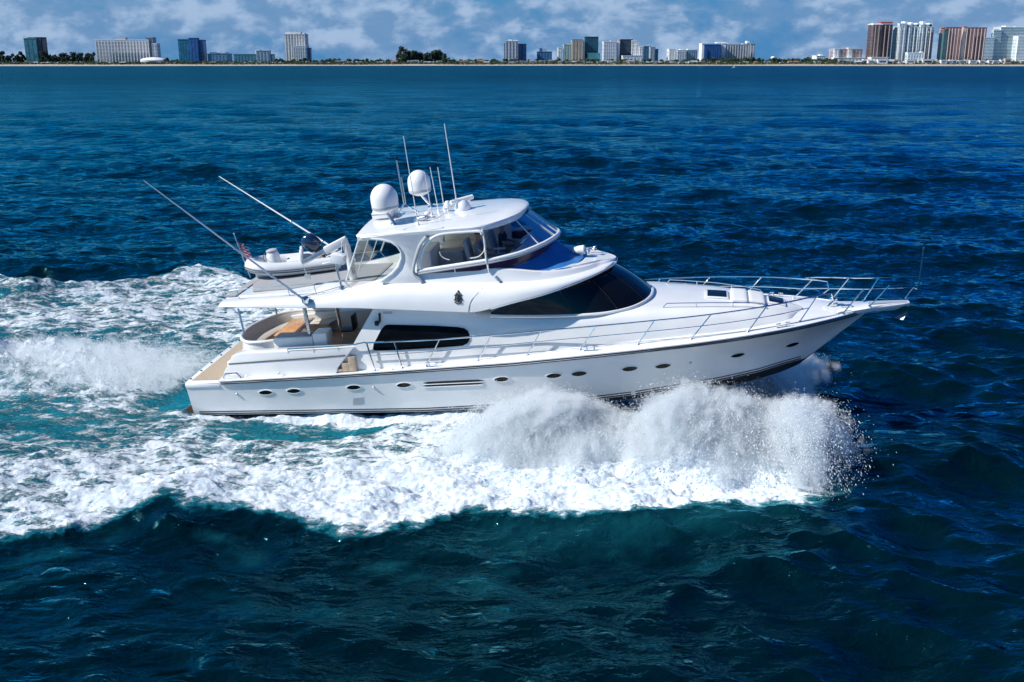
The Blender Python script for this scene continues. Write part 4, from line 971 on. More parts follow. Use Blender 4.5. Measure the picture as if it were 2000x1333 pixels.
# outriggers, boat-deck rail, crane --------------------------------------
def outrigger(base, tipp):
    q = MB(); base = np.array(base); tipp = np.array(tipp); d_ = tipp - base
    q.tube([base, base + d_ * .18, base + d_ * .6, tipp], [.036, .034, .026, .014], 10); o = q.build('outrigger_pole', M['plastic'], Y, 40)
    q = MB(); q.lathe([(.11, -.06), (.13, 0), (.13, .10), (.07, .14)], base, (0, 0, 1), 14).tube([base + (.05, 0, .05), base + d_ * .10 + (.05, 0, -.1)], .02, 6).tube([base + d_ * .10 + (.05, 0, -.1), base + d_ * .17], .012, 6); q.build('outrigger_base', M['chrome'], o, 40)
    for t_ in (.22, .45):
        q = MB(); q.lathe([(.04, -.03), (.05, 0), (.04, .03)], base + d_ * t_, d_, 10); q.build('line_guide', M['alu'], o, 40)
outrigger((4.62, -2.33, 3.46), P(281, 353, -3.5)); outrigger((4.62, 2.33, 3.50), P(428, 345, 3.9))
b = MB(); bl = [P(x, y, -1.85) for x, y in [(447, 569), (462, 566), (505, 563), (560, 558), (612, 554), (655, 551), (672, 549), (684, 562)]]
b.tube(bl, .014, 6)
for k in (1, 3, 4): b.tube([bl[k], (bl[k][0] + .06, bl[k][1] - .03, 3.50)], .012, 6)
b.pair().build('boat_deck_rail', M['chrome'], fly, 40)
b = MB(); b.tube([(4.62, -2.3, 3.6), (5.75, -1.95, 3.78)], .008, 5).build('outrigger_line', M['black'], fly, 0)
b = MB(); g = P(668, 563, -1.75); g2 = P(657, 522, -1.75); b.tube([g, g2], .04, 10).lathe([(.09, 0), (.08, .05), (.05, .08)], g).tube([g2, P(652, 507, -1.75)], .02, 6); b.build('rod_post', M['chrome'], fly, 40)
b = MB(); b.box(P(661, 505, -1.7), (.42, .34, .28), Matrix.Rotation(.25, 3, 'Y')); b.tube([P(629, 516, -1.7), P(648, 512, -1.7)], .02, 6); b.tube([P(668, 470, -1.7), P(666, 512, -1.7)], .014, 6); b.tube([P(676, 477, -1.7), P(675, 514, -1.7)], .012, 6); b.build('rail_grill', M['plastic'], fly, 35, bevel=.04)
ch, ce = np.array(P(671, 470, -.35)), np.array(P(590, 515, -.75)); cm = ch * .55 + ce * .45
b = MB(); b.tube([(ch[0] + .12, ch[1] + .05, 3.5), (ch[0] + .06, ch[1] + .02, ch[2] - .2), ch], [.13, .12, .10], 12); cr_ = b.build('crane', M['plastic'], Y, 40)
def beam(a, c, w, h): 
    a, c = Vector(a), Vector(c); d_ = (c - a); L = d_.length; rot = d_.to_track_quat('X', 'Z').to_matrix()
    q = MB(); q.box((a + c) / 2, (L, w, h), rot); return q
beam(ch + (.12, 0, .03), cm, .18, .24).build('crane_boom', M['plastic'], cr_, 35, bevel=.03)
beam(ch * .6 + ce * .4, ce, .12, .15).build('boom_extension', M['alu'], cr_, 35, bevel=.015)
b = MB(); b.tube([ch + (-.1, 0, -.3), cm + (0, 0, -.18)], .045, 8).build('hydraulic_ram', M['chrome'], cr_, 40)
b = MB(); hk = np.array(P(601, 541, -.75)); b.tube([ce, hk], .012, 6).box(hk, (.16, .10, .18)).tube([hk, hk + (0, 0, -.22)], .012, 6).build('hook_block', M['alu'], cr_, 35)

# ------------------------------------------------------------------ tender on the boat deck
tender = empty('tender_dinghy'); tag(tender, 'light grey inflatable dinghy with tilted navy outboard stowed on the yacht boat deck', 'dinghy')
bx_, by_ = -(2.25), -.80; ln = math.hypot(bx_, by_); U_ = np.array([bx_ / ln, by_ / ln, .02]); V_ = np.array([-U_[1], U_[0], 0]) * -1   # U to the bow, V across to port
O_ = np.array([4.42, 1.02, 3.77]) + V_ * .62
tl = Matrix(((U_[0], V_[0], 0, O_[0]), (U_[1], V_[1], 0, O_[1]), (U_[2], 0, 1, O_[2]), (0, 0, 0, 1)))
tender.matrix_world = yacht.matrix_world @ tl
cl = [(-.25, -.62, 0), (.2, -.64, 0), (1.2, -.64, .0), (1.9, -.62, .03), (2.4, -.5, .09), (2.7, -.25, .14), (2.78, 0, .15), (2.7, .25, .14), (2.4, .5, .09), (1.9, .62, .03), (1.2, .64, 0), (.2, .64, 0), (-.25, .62, 0)]
cc = cr(cl, 6); rr_ = [.05 if i in (0, len(cc) - 1) else (.15 if i in (1, len(cc) - 2) else .225) for i in range(len(cc))]
b = MB(); b.tube(cc, rr_, 16); tb_ = b.build('buoyancy_tube', M['hypalon'], tender, 50)
for dz, ro in ((.0, .236), (-.075, .224)):
    for s_ in (-1,):
        b = MB(); pts = []
        for i, p in enumerate(cc[3:-3]):
            t_ = np.array(cc[i + 4]) - np.array(cc[i + 2]); t_ /= np.linalg.norm(t_); o_ = np.array([t_[1], -t_[0], 0]); pts.append(np.array(p) + o_ * (ro * .985) + (0, 0, dz))
        b.tube(pts, .018, 6); b.build('rubbing_tape', M['hypdark'], tb_, 40)
b = MB(); b.loft([[(x, -.5 * w, -.05), (x, -.35 * w, -.28), (x, 0, -.40), (x, .35 * w, -.28), (x, .5 * w, -.05)] for x, w in [(0, 1), (1.2, 1), (2.0, .9), (2.5, .5), (2.7, .1)]]); b.build('rigid_hull', M['gel'], tender, 40)
b = MB(); b.box((1.2, 0, -.06), (2.3, .9, .03)); b.build('floor_board', M['gelmatt'], tender, 30)
b = MB(); b.box((0.0, 0, .08), (.08, .95, .5)); b.build('transom', M['gel'], tender, 30, bevel=.02)
b = MB(); b.lathe([(.23, -.1), (.24, .0), (.22, .42), (.18, .52), (.06, .56)], (1.98, -.05, .0), (.10, 0, 1), 18); co = b.build('steering_console', M['plastic'], tender, 40)
b = MB(); b.lathe([(.19, 0), (.19, .05), (.12, .08)], (2.04, -.05, .54), (.10, 0, 1), 16); b.build('console_hatch', M['greyband'], co, 40)
for s_ in (-1, 1):
    b = MB(); pl = [(1.02 + .0, .28 * s_ + .26 * math.cos(a), .22 + .30 * math.sin(a) ** .8) for a in np.linspace(0, math.pi, 14)]
    b.prism([(p[0], p[1], p[2]) for p in pl], (.09, 0, 0)); b.build('seat_back', M['hypalon'], tender, 35, bevel=.02)
b = MB(); b.box((1.32, 0, .14), (.5, 1.0, .16)); b.build('bench_seat', M['hypalon'], tender, 30, bevel=.03)
b = MB(); b.tube([(2.3, -.45, .3), (2.32, -.3, .42), (2.32, .3, .42), (2.3, .45, .3)], .015, 6).build('grab_line', M['hypdark'], tender, 40)
mot = empty('outboard_motor'); mot.parent = tender; mot.location = (.50, -.1, .46); mot.rotation_euler = (0, math.radians(40), 0)
b = MB(); prof = [(.14, 0), (.20, .04), (.225, .14), (.225, .34), (.20, .50), (.13, .60), (.03, .63)]
b.lathe(prof, (0, 0, 0), (0, 0, 1), 20); b.v = [(x * 1.25, y * .82, z) for x, y, z in b.v]; b.build('cowl', M['cowl'], mot, 50)
b = MB(); b.loft([[(-.14, -.09, 0), (.16, -.09, 0), (.16, .09, 0), (-.14, .09, 0)], [(-.16, -.06, -.45), (.08, -.06, -.45), (.08, .06, -.45), (-.16, .06, -.45)], [(-.22, -.05, -.8), (.06, -.05, -.8), (.06, .05, -.8), (-.22, .05, -.8)]], True, True); b.build('drive_leg', M['engine'], mot, 40, bevel=.02)
b = MB(); b.tube([(-.3, 0, -.72), (.12, 0, -.72)], [.04, .05], 10)
for k in range(3):
    a = k * 2.094; b.box((-.3, .10 * math.cos(a), -.72 + .10 * math.sin(a)), (.03, .14, .09), Matrix.Rotation(a, 3, 'X'))
b.build('propeller', M['engine'], mot, 40)
b = MB(); b.box((.2, 0, -.1), (.12, .22, .3)); b.build('bracket', M['plastic'], mot, 30, bevel=.02)

# ------------------------------------------------------------------ ensign
flag = empty('ensign_flag'); tag(flag, 'small red and white striped flag with blue canton flying from the stern staff', 'flag')
flag.matrix_world = yacht.matrix_world.copy()
ft, fb = np.array(P(457, 458, .9)), np.array(P(489, 542, .9))
b = MB(); b.tube([fb, ft], .018, 8).lathe([(.02, 0), (.03, .03), (.0, .06)], ft); b.build('staff', M['alu'], flag, 40)
m = bpy.data.materials.new('striped_cloth'); m.use_nodes = True; nt = m.node_tree; bs = nt.nodes['Principled BSDF']; bs.inputs['Roughness'].default_value = .8
uvn = nt.nodes.new('ShaderNodeAttribute'); uvn.attribute_name = 'uvf'; sp3 = nt.nodes.new('ShaderNodeSeparateXYZ'); nt.links.new(uvn.outputs['Vector'], sp3.inputs[0])
def fm(op, a, c=None):
    q = nt.nodes.new('ShaderNodeMath'); q.operation = op
    for i, v in enumerate((a, c)):
        if v is None: continue
        if isinstance(v, (int, float)): q.inputs[i].default_value = v
        else: nt.links.new(v, q.inputs[i])
    return q.outputs[0]
u, v = sp3.outputs[0], sp3.outputs[1]
stripe = fm('LESS_THAN', fm('FRACT', fm('MULTIPLY', v, 6.5)), .5)
canton = fm('MULTIPLY', fm('LESS_THAN', u, .4), fm('GREATER_THAN', v, .4615))
vs_ = nt.nodes.new('ShaderNodeCombineXYZ'); nt.links.new(fm('MULTIPLY', u, 15), vs_.inputs[0]); nt.links.new(fm('MULTIPLY', v, 11), vs_.inputs[1])
du = fm('SUBTRACT', fm('FRACT', fm('MULTIPLY', u, 15)), .5); dv = fm('SUBTRACT', fm('FRACT', fm('MULTIPLY', v, 11)), .5)
star = fm('MULTIPLY', fm('LESS_THAN', fm('ADD', fm('MULTIPLY', du, du), fm('MULTIPLY', dv, dv)), .06), canton)
m1 = nt.nodes.new('ShaderNodeMix'); m1.data_type = 'RGBA'; m1.inputs[6].default_value = (.75, .75, .75, 1); m1.inputs[7].default_value = (.45, .012, .035, 1); nt.links.new(stripe, m1.inputs[0])
m2 = nt.nodes.new('ShaderNodeMix'); m2.data_type = 'RGBA'; m2.inputs[7].default_value = (.012, .02, .10, 1); nt.links.new(canton, m2.inputs[0]); nt.links.new(m1.outputs[2], m2.inputs[6])
m3 = nt.nodes.new('ShaderNodeMix'); m3.data_type = 'RGBA'; m3.inputs[7].default_value = (.75, .75, .75, 1); nt.links.new(star, m3.inputs[0]); nt.links.new(m2.outputs[2], m3.inputs[6])
nt.links.new(m3.outputs[2], bs.inputs['Base Color'])
nu, nv = 28, 16; fv = []; uvs = []
sdn = fb - ft; sdn = sdn / np.linalg.norm(sdn)
for j in range(nv):
    for i in range(nu):
        uu, vv = i / (nu - 1), j / (nv - 1)
        p = ft + sdn * (.20 + (1 - vv) * .62)
        # blown aft, drooping, folded
        p = p + np.array([.52 * uu * (1.15 - .4 * vv) + .02 * math.sin(uu * 9 + vv * 3), -.12 * uu + .07 * math.sin(uu * 12 + vv * 2.2), -.34 * uu * (1 + .1 * math.sin(vv * 5))])
        fv.append(tuple(p)); uvs.append((uu, vv, 0))
me = bpy.data.meshes.new('flag_cloth'); me.from_pydata(fv, [], [(j * nu + i, j * nu + i + 1, (j + 1) * nu + i + 1, (j + 1) * nu + i) for j in range(nv - 1) for i in range(nu - 1)])
at = me.attributes.new('uvf', 'FLOAT_VECTOR', 'POINT'); at.data.foreach_set('vector', np.array(uvs, np.float32).ravel()); me.polygons.foreach_set('use_smooth', [True] * len(me.polygons))
me.materials.append(m); fo = bpy.data.objects.new('flag_cloth', me); COL.objects.link(fo); fo.parent = flag
md = fo.modifiers.new('thickness', 'SOLIDIFY'); md.thickness = .004

# ------------------------------------------------------------------ person at the helm
def skin_body(name, nodes, edges, material, parent, sub=2):
    me = bpy.data.meshes.new(name); me.from_pydata([n_[0] for n_ in nodes], edges, []); o = bpy.data.objects.new(name, me); COL.objects.link(o); o.parent = parent
    o.modifiers.new('skin', 'SKIN'); o.data.skin_vertices.new(name='') if not o.data.skin_vertices else None
    for sv, n_ in zip(o.data.skin_vertices[0].data, nodes): sv.radius = n_[1] if isinstance(n_[1], tuple) else (n_[1], n_[1])
    o.data.skin_vertices[0].data[0].use_root = True
    md_ = o.modifiers.new('sub', 'SUBSURF'); md_.levels = sub; md_.render_levels = sub; me.materials.append(material)
    for m_ in o.modifiers: 
        if m_.type == 'SKIN': m_.use_smooth_shade = True
    return o
def make_person(label, loc, shirt_mat, wide=1.0):
    person = empty('person'); tag(person, label, 'person')
    person.matrix_world = yacht.matrix_world @ Matrix.Translation(loc)
    nodes = [((0, 0, .06), (.13, .15)), ((.0, 0, .25), (.11, .15)), ((-.02, 0, .44), (.11, .17)), ((0, 0, .56), (.07, .08)), ((.02, 0, .64), (.055, .055)), ((.03, 0, .73), (.085, .08)), ((.03, 0, .82), (.095, .085)), ((.02, 0, .90), (.06, .06)),
             ((.02, -.20, .50), .06), ((.10, -.24, .28), .048), ((.34, -.20, .22), .036), ((.42, -.18, .23), .03), ((.02, .20, .50), .06), ((.10, .24, .28), .048), ((.34, .16, .22), .036), ((.42, .12, .23), .03),
             ((.20, -.10, .05), .085), ((.45, -.11, .05), .065), ((.50, -.11, -.25), .05), ((.50, -.11, -.48), .04), ((.62, -.11, -.50), .04), ((.20, .10, .05), .085), ((.45, .11, .05), .065), ((.50, .11, -.25), .05), ((.50, .11, -.48), .04), ((.62, .11, -.50), .04)]
    edges = [(0, 1), (1, 2), (2, 3), (3, 4), (4, 5), (5, 6), (6, 7), (2, 8), (8, 9), (9, 10), (10, 11), (2, 12), (12, 13), (13, 14), (14, 15), (0, 16), (16, 17), (17, 18), (18, 19), (19, 20), (0, 21), (21, 22), (22, 23), (23, 24), (24, 25)]
    body = skin_body('body', nodes, edges, M['skin'], person)
    sh = [((0, 0, .04), (.15, .17)), ((0, 0, .25), (.13, .17)), ((-.02, 0, .44), (.125, .19)), ((0, 0, .535), (.08, .1)), ((.02, -.21, .505), .075), ((.09, -.245, .33), .066), ((.02, .21, .505), .075), ((.09, .245, .33), .066)]
    skin_body('shirt', sh, [(0, 1), (1, 2), (2, 3), (2, 4), (4, 5), (2, 6), (6, 7)], shirt_mat, person)
    so = [((0, 0, .03), (.145, .165)), ((.2, -.10, .05), .10), ((.40, -.11, .05), .085), ((.2, .10, .05), .10), ((.40, .11, .05), .085)]
    skin_body('shorts', so, [(0, 1), (1, 2), (0, 3), (3, 4)], M['khaki'], person)
    b = MB(); b.lathe([(.098, -.02), (.105, .03), (.09, .09), (.05, .125), (.0, .13)], (.015, 0, .82), (0, 0, 1), 18); b.build('hair', M['hair'], person, 60)
    for s_ in (-1, 1):
        for k in range(4):
            b = MB(); y0 = s_ * (.15 if s_ < 0 else .10); b.tube([(.42 + .0, y0 + (k - 1.5) * .02, .24), (.475, y0 + (k - 1.5) * .021, .25 - abs(k - 1.5) * .004), (.49, y0 + (k - 1.5) * .02, .215)], [.011, .010, .008], 6); b.build('finger', M['skin'], body, 50)
        b = MB(); b.tube([(.40, y0 - s_ * .045, .235), (.44, y0 - s_ * .06, .22), (.47, y0 - s_ * .05, .205)], [.013, .012, .009], 6); b.build('thumb', M['skin'], body, 50)
    b = MB(); b.lathe([(.02, 0), (.014, .02), (.004, .03)], (.112, 0, .77), (1, 0, -.1), 8); b.build('nose', M['skin'], body, 50)
make_person('person in a dark shirt sitting behind the blue tinted windscreen of the flybridge', (10.45, .25, 4.10), M['cloth'])
make_person('person in a grey shirt seated in the open side window of the flybridge', (9.88, -.75, 4.10), M['greyshirt'])

# ------------------------------------------------------------------ the far shore, about two and a half kilometres away
SH = 2480.0
def far(px, py, D): return hit(px, py, np.array([0, D, 0.]), np.array([0, 1., 0]))
M['sand'] = mat('beach_sand', (0.44, 0.37, 0.28), 0.9, noise=0.12, nscale=0.02)
M['land'] = mat('coastal_ground', (0.10, 0.12, 0.06), 0.9, noise=0.3, nscale=0.01)
b = MB(); b.loft([[(x, 2425, -.6), (x, 2452, .2), (x, 2476, 1.6 + .5 * math.sin(x * .021)), (x, 2500 , 3.6 + 1.0 * math.sin(x * .011) * math.sin(x * .0037)), (x, 2520, 4.2)] for x in np.linspace(-3400, 3400, 240)])
tag(b.build('beach', M['sand'], None, 60), 'pale sand beach along the far shore', None, None, 'structure')
b = MB(); b.add([(-30000, 2515, 3.9), (30000, 2515, 3.9), (30000, 45000, 3.9), (-30000, 45000, 3.9)], [(0, 1, 2, 3)])
tag(b.build('ground', M['land'], None, 0), 'flat green coastal land behind the beach', None, None, 'structure')

def facade(name, wall, glass, fl=3.3, frac=0.55):
    """window strip: glazing with spandrels at every storey"""
    m = bpy.data.materials.new(name); m.use_nodes = True; nt = m.node_tree; bs = nt.nodes['Principled BSDF']
    g = nt.nodes.new('ShaderNodeNewGeometry'); s = nt.nodes.new('ShaderNodeSeparateXYZ'); nt.links.new(g.outputs['Position'], s.inputs[0])
    d = nt.nodes.new('ShaderNodeMath'); d.operation = 'DIVIDE'; nt.links.new(s.outputs[2], d.inputs[0]); d.inputs[1].default_value = fl
    f = nt.nodes.new('ShaderNodeMath'); f.operation = 'FRACT'; nt.links.new(d.outputs[0], f.inputs[0])
    l = nt.nodes.new('ShaderNodeMath'); l.operation = 'LESS_THAN'; nt.links.new(f.outputs[0], l.inputs[0]); l.inputs[1].default_value = frac
    n = nt.nodes.new('ShaderNodeTexNoise'); n.inputs['Scale'].default_value = .12; nt.links.new(g.outputs['Position'], n.inputs['Vector'])
    h = nt.nodes.new('ShaderNodeHueSaturation'); h.inputs['Color'].default_value = (*glass, 1)
    r = nt.nodes.new('ShaderNodeMapRange'); r.inputs[1].default_value = .3; r.inputs[2].default_value = .7; r.inputs[3].default_value = .6; r.inputs[4].default_value = 1.5
    nt.links.new(n.outputs['Fac'], r.inputs[0]); nt.links.new(r.outputs[0], h.inputs['Value'])
    x = nt.nodes.new('ShaderNodeMix'); x.data_type = 'RGBA'; x.inputs[6].default_value = (*wall, 1); nt.links.new(h.outputs[0], x.inputs[7]); nt.links.new(l.outputs[0], x.inputs[0]); nt.links.new(x.outputs[2], bs.inputs['Base Color'])
    ro = nt.nodes.new('ShaderNodeMapRange'); ro.inputs[3].default_value = .7; ro.inputs[4].default_value = .12; nt.links.new(l.outputs[0], ro.inputs[0]); nt.links.new(ro.outputs[0], bs.inputs['Roughness'])
    return m
WHT, CRM, TAN, PNK, BRN, GRY, BLU, TEA, DRK = (.80, .81, .82), (.60, .56, .50), (.46, .40, .34), (.50, .30, .25), (.13, .07, .06), (.42, .45, .48), (.03, .12, .30), (.04, .20, .26), (.02, .05, .08)
CM = {}
def cmat(c, g=None, fl=3.3, fr=.55):
    k = (c, g, fl, fr)
    if k not in CM: CM[k] = mat('wall_paint', c, .75, noise=.07, nscale=.03) if g is None else facade('window_strip', c, g, fl, fr)
    return CM[k]
def fbox(x0, x1, y0, y1, z0, z1): return MB().box(((x0 + x1) / 2, (y0 + y1) / 2, (z0 + z1) / 2), (x1 - x0, y1 - y0, z1 - z0))
def building(kind, label, cat, px0, px1, pyt, D=2600, wall=WHT, glass=DRK, bays=6, depth=38, fr=.60, strip=.46, roofs=(), blocks=(), fl=3.3, base=4.0, trim=None, yaw=0.0, fins=(), fin=WHT):
    """blocks: (px0, px1, top py, wall, glass, bays, forward shift) stand against the main mass; roofs: (px0, px1, top py, colour)"""
    X0 = far(px0, pyt, D)[0]; X1 = far(px1, pyt, D)[0]; Z1 = far((px0 + px1) / 2, pyt, D)[2]; cx = (X0 + X1) / 2
    root = empty(kind, (cx, D, base), (0, 0, yaw)); tag(root, label, cat)
    def mass(x0, x1, y0, z1, wl, gl, nb, dp, fr_, st_):
        o = fbox(x0 - cx, x1 - cx, y0 - D, y0 - D + dp, -base, z1 - base).build('wall', cmat(wl), root, 0)
        w = (x1 - x0); 
        if gl is not None and nb:
            bw = w / nb; me = None
            for i in range(nb):
                xa = x0 - cx + bw * (i + .5 - st_ / 2); q = fbox(xa, xa + bw * st_, y0 - D - .35, y0 - D + .1, 2.5, z1 - base - 2.5) if me is None else None
                if me is None: so = q.build('window_column', cmat(wl, gl, fl, fr_), root, 0); me = so; x_first = xa
                else:
                    c = me.copy(); COL.objects.link(c); c.parent = root; c.location = (xa - x_first, 0, 0)
            # side faces: one strip each
            for xs_, sg in ((x0 - cx, -1), (x1 - cx, 1)):
                fbox(xs_ - .3 if sg < 0 else xs_ - .1, xs_ + .1 if sg < 0 else xs_ + .3, y0 - D + dp * .15, y0 - D + dp * .85, 2.5, z1 - base - 2.5).build('side_glazing', cmat(wl, gl, fl, fr_), root, 0)
        fbox(x0 - cx - .6, x1 - cx + .6, y0 - D - .6, y0 - D + dp + .6, z1 - base, z1 - base + 1.4).build('parapet', cmat(trim or wl), root, 0)
    mass(X0, X1, D, Z1, wall, glass, bays, depth, fr, strip)
    for (a, c, t_, wl, gl, nb, sh) in blocks:
        DD = D - sh; mass(far(a, t_, DD)[0], far(c, t_, DD)[0], DD, far(a, t_, DD)[2], wl, gl, nb, sh + 6 if sh > 0 else depth * .8, fr, strip)
    for a, t_ in fins:
        xa, za = far(a, t_, D - 8)[0], far(a, t_, D - 8)[2]; fbox(xa - cx - .8, xa - cx + .8, -8.6, -7.2, 1.0, za - base).build('wall_fin', cmat(fin), root, 0)
    for (a, c, t_, cl_) in roofs:
        xa, xb, zt_ = far(a, t_, D)[0], far(c, t_, D)[0], far(a, t_, D)[2]
        fbox(xa - cx, xb - cx, 4, depth * .7, Z1 - base + .2, zt_ - base).build('roof_house', cmat(cl_), root, 0)
    return root
building('apartment_tower', 'teal glass tower with a brown slab on its right, leftmost on the shore', 'tower', 46, 71, 76, 2620, (.10, .25, .30), TEA, 3, blocks=[(69, 80, 74, BRN, DRK, 1, -3)], roofs=[(52, 66, 73, TEA)], fr=.7, strip=.8)
building('beach_hotel', 'long white hotel slab with tall white columns and a dark block at its right', 'hotel', 185, 290, 79, 2580, WHT, (.10, .13, .18), 17, 30, fins=[(x, 80) for x in np.linspace(186, 289, 18)], roofs=[(224, 243, 73, GRY)], blocks=[(283, 298, 74.5, (.30, .31, .34), (.08, .09, .12), 1, -3), (296, 306, 86, WHT, (.10, .13, .18), 2, -2)], strip=.6, fr=.7)
building('glass_tower', 'bright blue glass tower with a flat top, right of the long white hotel', 'tower', 347, 372, 78, 2590, (.02, .14, .30), (.015, .17, .24), 5, blocks=[(368, 386, 75.5, (.02, .10, .34), BLU, 3, 6), (385, 395, 79, (.14, .24, .40), BLU, 2, -4)], strip=.86, fr=.7)
building('office_block', 'low blue block with a small mast, next to the bright blue tower', 'office', 405, 445, 106, 2590, (.16, .30, .42), BLU, 6, roofs=[(422, 428, 101, WHT)], blocks=[(410, 440, 103.5, WHT, BLU, 5, -4)])
building('office_block', 'long low blue building with a raised white block at its right end', 'office', 456, 530, 107, 2590, (.10, .26, .36), TEA, 12, roofs=[(497, 505, 97.5, WHT)], blocks=[(500, 527, 100, (.35, .45, .52), BLU, 4, 5)])
building('hotel_tower', 'pale grey tower with a notched crown and a white block at its foot', 'tower', 555, 596, 68, 2640, (.50, .52, .52), (.12, .15, .18), 7, fins=[(x, 69) for x in np.linspace(557, 594, 8)], roofs=[(556, 560, 63.5, WHT), (563, 568, 62.5, WHT), (572, 577, 62, WHT), (581, 586, 62.5, WHT), (589, 594, 65, WHT)], blocks=[(572, 598, 91, WHT, (.05, .09, .2), 6, 30), (598, 606, 95, (.2, .3, .42), BLU, 2, 10)])
building('hotel_tower', 'white tower with navy vertical stripes beside a dark blue slab, right of the pine grove', 'tower', 987, 1012, 81, 2600, WHT, (.03, .05, .14), 4, roofs=[(992, 1000, 77.5, WHT), (1002, 1011, 78.5, WHT)], blocks=[(1012, 1028, 87, (.05, .09, .18), BLU, 2, -4), (985, 989, 86, DRK, None, 0, -5)], fr=.8, strip=.5)
building('office_block', 'short blue block with two roof towers between the striped tower and the tan one', 'office', 1049, 1078, 102, 2640, (.08, .22, .40), BLU, 5, roofs=[(1054, 1059, 94.5, BLU), (1060, 1068, 95.5, (.45, .5, .55))])
building('apartment_tower', 'thin white tower at the left edge of the central cluster', 'tower', 1090, 1097, 94.5, 2650, WHT, GRY, 2)
building('apartment_tower', 'pale green tower left of the tan striped tower', 'tower', 1101, 1117, 88, 2650, (.38, .50, .50), TEA, 3, roofs=[(1110, 1116, 85.5, (.4, .5, .5))])
building('apartment_tower', 'tan tower with vertical stripes and a dark roof bar', 'tower', 1117, 1141, 80, 2620, (.50, .46, .42), (.20, .15, .12), 6, roofs=[(1119, 1139, 77.5, DRK)], fr=.88, strip=.45, fins=[(x, 81) for x in (1119, 1125, 1131, 1137)], fin=(.62, .57, .50))
building('glass_tower', 'dark teal glass slab with a thin white roof line', 'tower', 1143, 1169, 73, 2640, (.02, .10, .16), (.015, .09, .13), 5, roofs=[(1144, 1168, 72, WHT)], blocks=[(1148, 1172, 105, (.10, .34, .38), TEA, 5, 25)], strip=.9, fr=.6)
building('apartment_tower', 'white block with blue window grid beside the dark teal slab', 'tower', 1179, 1205, 82.5, 2570, WHT, (.10, .18, .34), 6, roofs=[(1193, 1204, 79, (.4, .45, .5))], fr=.5)
building('hotel_tower', 'dark glass hotel with white leaning ribs stepping down to the right', 'hotel', 1208, 1236, 78, 2590, (.05, .07, .10), DRK, 6, roofs=[(1209, 1214, 76.5, WHT), (1222, 1226, 76.5, WHT)], blocks=[(1234, 1243, 80, WHT, DRK, 2, 4), (1242, 1250, 85, WHT, DRK, 2, 7), (1249, 1257, 92, WHT, DRK, 2, 10), (1216, 1256, 110, WHT, GRY, 6, 40), (1207, 1211, 79, WHT, None, 0, 3)])
building('apartment_tower', 'small dark blue tower at the right edge of the central cluster', 'tower', 1257, 1271, 91.5, 2680, (.06, .16, .24), BLU, 3)
building('apartment_tower', 'small pale tower beside a narrow blue one, right of the dark ribbed hotel', 'tower', 1270, 1280, 93, 2660, (.48, .54, .58), BLU, 2, blocks=[(1279, 1286, 97, (.06, .2, .34), BLU, 1, -3)])
building('apartment_tower', 'slim white block, first of the small group left of the blue and white hotel', 'tower', 1307, 1321, 97, 2650, WHT, GRY, 3)
building('apartment_tower', 'low white block with blue windows, middle of its small group', 'tower', 1323, 1341, 99, 2640, (.60, .63, .66), BLU, 4, roofs=[(1329, 1334, 96.5, WHT)])
building('apartment_tower', 'blue-grey block with a pale roof box, last of its small group', 'tower', 1341, 1362, 99, 2660, (.30, .42, .52), BLU, 5, roofs=[(1344, 1349, 96, WHT)])
building('hotel_tower', 'hotel with a bright blue face between white end walls', 'hotel', 1371, 1409, 86, 2580, WHT, None, 0, fins=[(1372, 88)], blocks=[(1376, 1408, 89, (.03, .11, .30), (.02, .10, .28), 7, 4)], roofs=[(1373, 1384, 84.5, WHT)])
building('hotel_tower', 'wide grey hotel with a taller white core and fluted wings', 'hotel', 1409, 1474, 88, 2600, (.44, .47, .50), (.08, .12, .20), 12, roofs=[(1400, 1423, 82.5, WHT), (1460, 1465, 80.5, WHT), (1452, 1472, 85, GRY)], blocks=[(1410, 1418, 86, WHT, None, 0, 4), (1466, 1474.5, 87, (.30, .34, .4), None, 0, 3)], strip=.5, fr=.85, fins=[(x, 89) for x in np.linspace(1422, 1472, 11)], fin=(.62, .63, .64))
building('apartment_block', 'small white block among low trees, left of the pink one', 'apartment', 1595, 1612, 110, 2580, WHT, GRY, 4, roofs=[(1603, 1608, 107, WHT)])
building('apartment_block', 'pink and white apartment block with a stair tower in the middle', 'apartment', 1629, 1685, 97, 2590, (.50, .40, .38), (.14, .12, .15), 9, roofs=[(1659, 1664, 93, PNK)], blocks=[(1630, 1640, 96.5, WHT, GRY, 2, 3), (1657, 1665, 95.5, WHT, GRY, 1, 3), (1629, 1690, 114, WHT, TEA, 9, 14)])
building('condo_tower', 'dark brown tower with a red crown and a white cornice', 'tower', 1706, 1744, 48, 2540, (.16, .09, .08), (.045, .035, .045), 6, roofs=[(1706, 1724, 46, WHT), (1722, 1745, 43, (.32, .06, .06))], blocks=[(1706, 1724, 49, (.24, .16, .14), (.07, .06, .07), 4, 5), (1702, 1735, 113, WHT, PNK, 6, 20)], trim=WHT, fr=.8, fins=[(x, 50) for x in (1711, 1718, 1730, 1738)], fin=(.40, .34, .33))
building('condo_tower', 'white and teal tower with balconied bays and a castellated top', 'tower', 1756, 1825, 53, 2540, (.58, .64, .64), (.03, .16, .20), 11, roofs=[(1768, 1774, 42, WHT), (1781, 1786, 43.5, WHT), (1793, 1799, 45, WHT), (1804, 1810, 42, WHT), (1817, 1823, 45, WHT), (1770, 1822, 48, (.2, .4, .42))], blocks=[(1757, 1772, 47, WHT, (.2, .3, .34), 3, 6), (1775, 1782, 50, WHT, TEA, 1, 4), (1798, 1806, 50, WHT, TEA, 1, 4), (1814, 1824, 62, (.42, .40, .38), DRK, 2, 5)], strip=.66, fr=.72, fins=[(x, 54) for x in (1759, 1767, 1777, 1787, 1794, 1803, 1811, 1819)])
